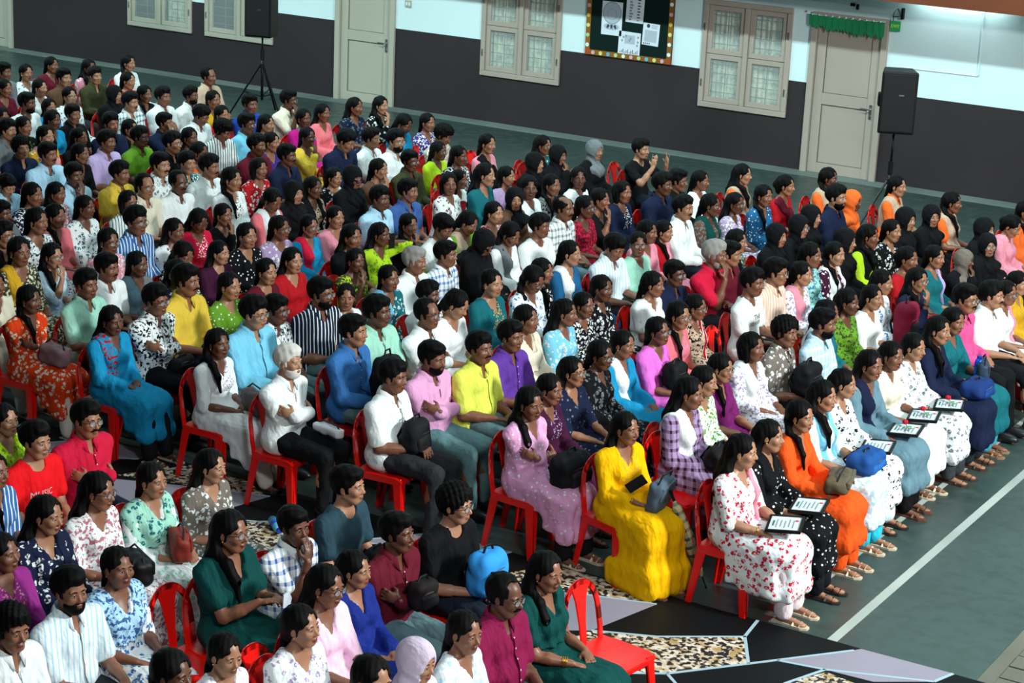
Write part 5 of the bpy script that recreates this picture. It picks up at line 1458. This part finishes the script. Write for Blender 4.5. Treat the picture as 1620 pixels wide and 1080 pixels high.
def persons():
    for p in PEOPLE:
        i = p['i']; r = random.Random(100 + i); fl_ = p['fl']; kind = p['kind']; man = kind in 'MB'
        near = math.hypot(p['X'], p['Y']) < 16.2 or 'f' in fl_
        arms = 'C' if 'c' in fl_ else 'K' if 'k' in fl_ else 'P' if 'p' in fl_ else 'U' if 'U' in fl_ else 'F' if 'F' in fl_ else 'Q' if 'q' in fl_ else 'L'
        if 'f' in fl_: arms = 'N'
        yawc = 0 + r.uniform(-14, 12); pit = r.uniform(-5, 5)
        if 'a' in fl_: yawc = -44
        if 'r' in fl_: pit = 24
        face = r.randrange(3); build = (r.choice([0, 0, 1]) if kind == 'B' else r.choice([0, 1, 1]) if kind in 'MW' else 0)
        sx = 'M' if man else 'W'
        if near: seed = 500 + i; key = ('n', i)
        else:
            yq = min((-44, -9, 6), key=lambda v: abs(v - yawc)); pit = 24 if pit > 15 else 0; yawc = yq; build = min(build, 1); face = face % 2
            seed = {'L': 11, 'C': 12, 'K': 13, 'P': 14, 'U': 15, 'F': 16, 'Q': 17}[arms] + (20 if sx == 'W' else 0) + 40 * build
            key = (sx, arms, yq, pit, build, face)
        s = Pose('M' if man else 'W', arms, seed, build, yawc, pit, 0 if not near else r.uniform(-4, 4), face)
        bkey = ('b',) + key; tk = (seed, sx, arms, build)
        sc = p['h'] / s.head[2]; rz = math.radians(r.uniform(-6, 4) + (-14 if p['gm'] == 'gown' else 0))
        hx, hy = s.head[0] * sc, s.head[1] * sc
        ox = p['X'] - (hx * math.cos(rz) - hy * math.sin(rz)); oy = p['Y'] - (hx * math.sin(rz) + hy * math.cos(rz))
        o = link('person', body_mesh(bkey, s, near)); o.location = (ox, oy, 0); o.rotation_euler = (0, 0, rz); o.scale = (sc,) * 3
        tag(o, LAB[i], 'person', 'seated audience'); p['o'] = o; p['s'] = s; p['rz'] = rz; p['sc'] = sc
        skin = lin(SKINS[r.randrange(6)] if not (kind in 'HG' and r.random() < .5) else '#9a6d52'); hc = lin(hairc.get(p['hs'] if p['hs'] in 'yw' else 'x', '#060505'))
        o.color = (*skin, 1)
        Mh = s.head_matrix()
        def part(name, me, col, second=None, mw=None, mat=None):
            c = link(name, me, o, mw); c.color = col
            if second is not None: c['second_colour'] = second[:3]
            if mat is not None: c.material_slots[0].link = 'OBJECT'; c.material_slots[0].material = mat
            return c
        for q in (-1, 1): part('eye', eyes_mesh(q), (*skin, 1), mw=Mh)
        for q in (-1, 1): part('eyebrow', brows_mesh(man, q), (*hc, 1), mw=Mh)
        if kind in 'HN': part('headscarf', scarf_mesh('niqab' if kind == 'N' else 'hijab'), rgba(p['D']) if (p['D'] and kind == 'H') else (*lin('#0e0f12'), 1), mw=Mh)
        elif 'O' in fl_: part('headscarf', scarf_mesh('saree'), rgba('orange'), mw=Mh)
        if kind not in 'HN' and 'O' not in fl_:
            hs = p['hs'][0]; hs = {'y': 's', 'w': 's'}.get(hs, hs)
            if man and hs == 't': hs = 's'
            part('hair', hair_mesh(hs, r.randrange(2) if man else int(r.random() < .3)), (*hc, 1), mw=Mh)
        if 'G' in fl_: part('spectacles', glasses_mesh(), (1, 1, 1, 1), mw=Mh)
        if 'M' in fl_: part('moustache', stache_mesh('M'), (*hc, 1), mw=Mh)
        if 'B' in fl_: part('beard', stache_mesh('B'), (*hc, 1), mw=Mh)
        if not man and kind not in 'HN':
            for q in (-1, 1): part('earring', earring_mesh(q), (1, 1, 1, 1), mw=Mh)
        gm = p['gm']; sl = GARM[gm][2]
        if gm == 'sh': sl = 1.9 if (i % 3 == 0 or 'c' in fl_ or p['c1'] in ('royal', 'blue')) else .75
        if gm == 'ku': sl = (1.55, 1.9, 1.0)[i % 3] if kind != 'B' else 1.9
        cn = {'sh': 'shirt', 'po': 'polo_shirt', 'ts': 'tshirt', 'ku': 'kurta', 'sa': 'saree', 'ab': 'abaya', 've': 'polo_shirt', 'gown': 'gown'}[gm]
        if gm == 'ku' and kind == 'B': cn = 'shirt'
        gtype = 'sh' if (gm == 'ku' and man) else 'kx' if 'x' in fl_ and gm == 'ku' else gm
        pat = p['pat']; c2 = rgba(p['c2']) if p['c2'] != '-' else rgba(p['c1'])
        if gm == 'gown': pat = 'embroid'
        tp = part(cn, top_mesh(('t', gtype, round(sl, 2)) + tk, s, gtype, near, sl), rgba(p['c1']), c2, mat=M_cloth[pat])
        if gtype in ('sh', 'po', 've'):
            part('collar', collar_mesh(man), rgba(p['c1']), c2, mw=Matrix.Translation(s.neck), mat=M_cloth[pat if pat != 'check' else 'plain'])
            if near and man: placket(o, tp.data, rgba(p['c1']), s, M_cloth['plain'])
        if man: bk, bc_ = ('jeans', r.choice(['#15171c', '#1a2230', '#101114', '#2a2c30', '#5f7b80'] if i != ROSEMAN else ['#5f8386']))
        elif gm in ('ku', 'gown'): bk, bc_ = 'salwar', ('#' + CL[p['c1']][1:] if r.random() < .5 else r.choice(['#dfe6e6', '#15171c', '#c9c4b8']))
        elif gm == 've': bk, bc_ = 'jeans', '#1a2230'
        else: bk, bc_ = 'skirt', CL[p['c1']]
        if fl_ and 'f' in fl_: bc_ = FRONT.get(i, bc_)
        part({'jeans': 'trousers', 'salwar': 'salwar', 'skirt': 'underskirt'}[bk], bottom_mesh(('bt', bk) + tk, s, bk, near), (*lin(bc_), 1), (*lin(bc_), 1))
        if p['D'] and kind != 'H' and gm != 've' and 'O' not in fl_:
            dk = 'diag' if gm == 'sa' else ('wrap' if p['D'] in ('mintprint', 'blueprint', 'cream') or (p['D'] == 'white' and gm == 'sa') else ('near', 'neck', 'far', 'near')[i % 4])
            if gm == 'sa' and p['D'] in ('white', 'forest'): dk = 'wrap'
            dp = part('saree_end' if gm == 'sa' else 'dupatta', dupatta_mesh(('d', dk) + tk, s, dk, near), rgba(p['D']), rgba({'mintprint': 'teal', 'blueprint': 'denim', 'multi': 'red', 'stripe': 'white'}.get(p['D'], p['D'])),
                      mat=M_cloth[{'mintprint': 'floral', 'blueprint': 'print', 'multi': 'print', 'stripe': 'stripe'}.get(p['D'], 'plain')])
        if gm == 've': part('vest', dupatta_mesh(('d', 'vest') + tk, s, 'vest', near), rgba('beige'), rgba('beige'))
        scl = lin(r.choice(['#8d7358', '#b8a888', '#1a1a1c', '#5a3a2a', '#c9bda4', '#3a2c28']))
        for q in (0, 1): part('shoe' if man else 'sandal', shoes_mesh(('f', man) + tk, s, man, q), (*scl, 1))
        if 'J' in fl_ or 'I' in fl_:
            ink = new_mat('print_ink', lin('#20242a') if 'J' in fl_ else (.8, .8, .8), .7)
            ws = (('THE', .062, .84), ('SEASON', .050, .785)) if 'J' in fl_ else (('MUSIC', .06, .79), ('ROAD', .06, .73))
            for w_, sz, z in ws:
                tx = text(w_, sz, ink, o, (s.chest[0] + .150, -.02, z - .0), (math.pi / 2 - .12, 0, math.pi / 2), name='printed_word')
                md = tx.modifiers.new('wrap', 'SHRINKWRAP'); md.target = [c for c in o.children if c.name.split('.')[0] in ('tshirt',)][0]; md.wrap_method = 'PROJECT'; md.use_project_x = False; md.use_project_y = False; md.use_project_z = True; md.use_positive_direction = True; md.use_negative_direction = True; md.offset = .003
        cl = 'red plastic chair under the ' + LAB[i]
        w = cl.split()
        if len(w) > 16: cl = 'red chair under ' + LAB[i].replace('person in ', '')
        if len(cl.split()) > 16: cl = ' '.join(cl.split()[:16]).rstrip(',')
        chair(ox + .0, oy, rz, cl, 'red plastic chairs')
persons()

# empty chairs
for x, y, a, lb in EMPTY: chair(x, y, math.radians(a), lb, 'red plastic chairs')

# ================================================================ things on laps and on the floor
M_bagm = {}
def cm(name, hexc, rough=.6, **k):
    if (name, hexc) not in M_bagm: M_bagm[(name, hexc)] = new_mat(name, lin(hexc), rough, **{'spec': .2, **k})
    return M_bagm[(name, hexc)]
def place(i, name, loc, label, cat, group=None, rot=0, tilt=0):
    p = PEOPLE[i]; rz = p['rz']; x, y, z = [v * p['sc'] for v in loc]
    e = empty(name, (p['o'].location.x + x * math.cos(rz) - y * math.sin(rz), p['o'].location.y + x * math.sin(rz) + y * math.cos(rz), z))
    e.rotation_euler = (0, tilt, rz + math.radians(rot)); tag(e, label, cat, group); return e
def sdf_bag(h3, rr, seed, name, mat, flatz=False):
    F = Field(axis_pts([(-h3[0] - .04, h3[0] + .04, .014)]), axis_pts([(-h3[1] - .04, h3[1] + .04, .014)]), axis_pts([(-h3[2] - .04, h3[2] + .04, .014)]))
    F.box((0, 0, 0), (max(h3[0] - rr, .004), max(h3[1] - rr, .004), max(h3[2] - rr, .004)), rr, .01); F.folds(.006, seed); return F.mesh(name, mat)
def backpack(i, loc, col, label, rot=0, sz=(.10, .16, .19), tilt=0, pocket='#15171a', name='backpack'):
    e = place(i, name, loc, label, 'bag', 'bags on laps', rot, tilt)
    link('bag_body', sdf_bag(sz, min(sz) * .8, i, 'bag_body', cm('bag_cloth', col, .75)), e)
    link('front_pocket', sdf_bag((sz[0] * .35, sz[1] * .72, sz[2] * .45), sz[0] * .3, i + 3, 'front_pocket', cm('bag_cloth', pocket, .7)), e, Matrix.Translation((sz[0] * .85, 0, -sz[2] * .3)))
    MB().tube([(sz[0] * .93, -sz[1] * .55, sz[2] * .25), (sz[0] * 1.06, 0, sz[2] * .3), (sz[0] * .93, sz[1] * .55, sz[2] * .25)], .004, 5).obj('zip', M_metal, e)
    MB().tube([(0, -.05, sz[2] * .93), (0, -.03, sz[2] * 1.25), (0, .03, sz[2] * 1.25), (0, .05, sz[2] * .93)], .008, 6).obj('top_handle', M_black, e)
    for q in (-1, 1): MB().tube([(-sz[0] * .7, q * .05, sz[2] * .9), (-sz[0] * 1.3, q * .08, 0), (-sz[0] * .7, q * .09, -sz[2] * .8)], .012, 6, flat=.4).obj('shoulder_strap', M_black, e)
    return e
def handbag(i, loc, col, label, rot=0, sz=(.06, .14, .10), tilt=0, strap='#1a1a1c'):
    e = place(i, 'handbag', loc, label, 'bag', 'bags on laps', rot, tilt)
    link('bag_body', sdf_bag(sz, min(sz) * .7, i, 'bag_body', cm('bag_leather', col, .5)), e)
    MB().span(sz[0] * .7, sz[0] * 1.08, -sz[1] * .92, sz[1] * .92, -sz[2] * .1, sz[2] * .85).obj('flap', cm('bag_leather', col, .5), e, bevel=.012, seg=3)
    MB().span(sz[0] * 1.06, sz[0] * 1.2, -.012, .012, -.01, .008).obj('clasp', M_gold, e)
    MB().tube([(0, -sz[1] * .9, sz[2] * .8), (.01, -sz[1] * .6, sz[2] * 1.5), (.02, sz[1] * .5, sz[2] * 1.4), (0, sz[1] * .9, sz[2] * .8)], .007, 6).obj('strap', cm('bag_leather', strap, .5), e)
    return e
def frame(i, loc, label, rot=0, rose=None):
    e = place(i, 'certificate_frame', loc, label, 'picture frame', 'framed certificates on laps', rot, math.radians(-4))
    w, d, b = .24, .30, .018; fb = MB()
    for q in ((-w / 2, w / 2, -d / 2, -d / 2 + b), (-w / 2, w / 2, d / 2 - b, d / 2), (-w / 2, -w / 2 + b, -d / 2 + b, d / 2 - b), (w / 2 - b, w / 2, -d / 2 + b, d / 2 - b)): fb.span(q[0], q[1], q[2], q[3], -.012, .010)
    fb.obj('frame', M_black, e, bevel=.002); MB().span(-w / 2 + b, w / 2 - b, -d / 2 + b, d / 2 - b, -.006, .003).obj('certificate', M_paper, e)
    for k in range(5): MB().span(-.06 + k * .028, -.052 + k * .028, -.08 + .02 * (k % 2), .08 - .015 * (k % 3), .003, .0042).obj('writing', M_grey, e)
    MB().span(-.085, -.072, -.05, .05, .003, .0044).obj('writing', cm('heading_ink', '#2f7a5a'), e)
    MB().prism([(math.cos(a) * .014 + .075, math.sin(a) * .014 + .06) for a in [k * math.pi / 5 for k in range(10)]], .003, .0046).obj('seal', cm('seal_red', '#c4302c'), e)
    if rose:
        g = place(i, 'rose', (loc[0] - .0, loc[1] + .0, loc[2] + .030), rose, 'flower', 'roses on the frames', rot + 20)
        pm = cm('rose_petal', '#b0182c', .6); lm = cm('rose_leaf', '#5c8c56', .6)
        bl = MB(); bl.ball((0, .06, .012), (.017, .017, .02), 10, 7)
        for k in range(6):
            a = k * 1.05; bl.ball((math.cos(a) * .012, .06 + math.sin(a) * .012, .012), (.012, .012, .017), 8, 6)
        bl.obj('bloom', pm, g, smooth=True); MB().tube([(0, .05, .0), (.01, -.03, -.006), (.0, -.12, -.008)], .003, 6).obj('stem', lm, g)
        for k, (x, y, a) in enumerate(((.02, -.01, .6), (-.02, -.03, -2.2), (.022, -.055, .2))):
            MB().ball((x, y, -.002), (.024, .013, .003), 8, 5, R=Matrix.Rotation(a, 3, 'Z')).obj('leaf', lm, g, smooth=True)
    return e
for kind_, args, kw in PROPS:
    {'backpack': backpack, 'handbag': handbag, 'frame': frame}[kind_](*args, **kw)

# blue bottle held in the lap
def bottle(e, col, name='bottle'):
    MB().tube([(0, 0, -.10), (0, 0, .07), (0, 0, .09), (0, 0, .10)], [.035, .035, .028, .018], 16).obj('bottle_body', cm('bottle_plastic', col, .25), e, smooth=True)
    MB().tube([(0, 0, .10), (0, 0, .125)], .020, 14).obj('cap', cm('bottle_plastic', '#1a3a9c', .3), e)
    MB().tube([(0, 0, -.03), (0, 0, .03)], .0358, 16, cap=False).obj('label_band', cm('bottle_plastic', '#2f62d0', .4), e)
bottle(place(BOTTLE, 'water_bottle', (.27, -.02, .74), 'blue water bottle held upright beside the patterned bag', 'bottle', rot=10), '#1c56d8')
e = empty('water_bottle', (-8.58, 11.15, .042)); e.rotation_euler = (math.pi / 2, 0, .9); tag(e, 'pale blue water bottle lying on the carpet behind the green shawl', 'bottle'); bottle(e, '#62b8e0')
# umbrella hanging by the golden gown
u = place(GOWN, 'umbrella', (.52, .19, .40), 'folded checked umbrella leaning beside the golden yellow gown', 'umbrella')
u.rotation_euler = Vector((-.26, -.16, .73)).to_track_quat('Z', 'X').to_euler()
um = MB(); um.tube([(0, 0, .30), (0, 0, .24), (0, 0, .0), (0, 0, -.26), (0, 0, -.30)], [.012, .036, .048, .026, .008], 12)
uo = um.obj('folded_cover', M_cloth['check'], u); uo.color = (*lin('#c4b98a'), 1); uo['second_colour'] = lin('#3c4a44')
MB().tube([(0, 0, -.29), (0, 0, -.40)], .005, 6).obj('tip', M_blackm, u); MB().tube([(0, 0, .29), (0, 0, .34), (0, 0, .38)], [.012, .010, .014], 8).obj('handle', M_black, u)
# phones and small things
def phone(i, loc, label, rot=0, tilt=0):
    e = place(i, 'mobile_phone', loc, label, 'phone', None, rot, tilt)
    MB().span(-.037, .037, -.004, .004, -.075, .075).obj('phone_case', M_black, e, bevel=.003); MB().span(-.033, .033, .004, .0052, -.07, .07).obj('screen', cm('dark_screen', '#0d1418', .1), e)
for a, k in PHONES: phone(*a, **k)
ts = place(TISSUE, 'paper_tissue', (.40, .01, .83), 'white paper tissue held up by the dark green saree', 'tissue')
MB().prism([(-.03, -.04), (.03, -.045), (.045, .0), (.02, .05), (-.025, .04)], -.004, .004, axis='x').obj('tissue_sheet', M_paper, ts)
# bangles and wrist watches
WRIST = [(207, 0, M_metal, 1), (216, 0, M_metal, 1), (229, 0, M_gold, 2), (232, 0, M_metal, 1), (247, 0, M_black, 2), (270, 0, M_gold, 3), (248, 0, M_gold, 2), (262, 0, M_gold, 1), (208, 0, M_gold, 1), (235, 0, M_gold, 1), (230, 0, M_gold, 1), (237, 0, M_black, 1), (119, 0, M_metal, 1), (174, 0, M_black, 1), (240, 0, M_or, 1)]
for i, q, m_, n_ in WRIST:
    p = PEOPLE[i]; s = p['s']; w = s.wr[q] + (s.el[q] - s.wr[q]) * .14; d = s.wr[q] - s.el[q]; d /= np.linalg.norm(d); mb = MB()
    for k in range(n_):
        c = Vector(w + d * -.012 * k); dv = Vector(d); a = dv.orthogonal().normalized(); b = dv.cross(a)
        mb.tube([c + (a * math.cos(t_) + b * math.sin(t_)) * .031 for t_ in [2 * math.pi * j / 14 for j in range(15)]], .004, 6, cap=False)
    mb.obj('bangle' if m_ is M_gold else 'wrist_watch', m_, p['o'])
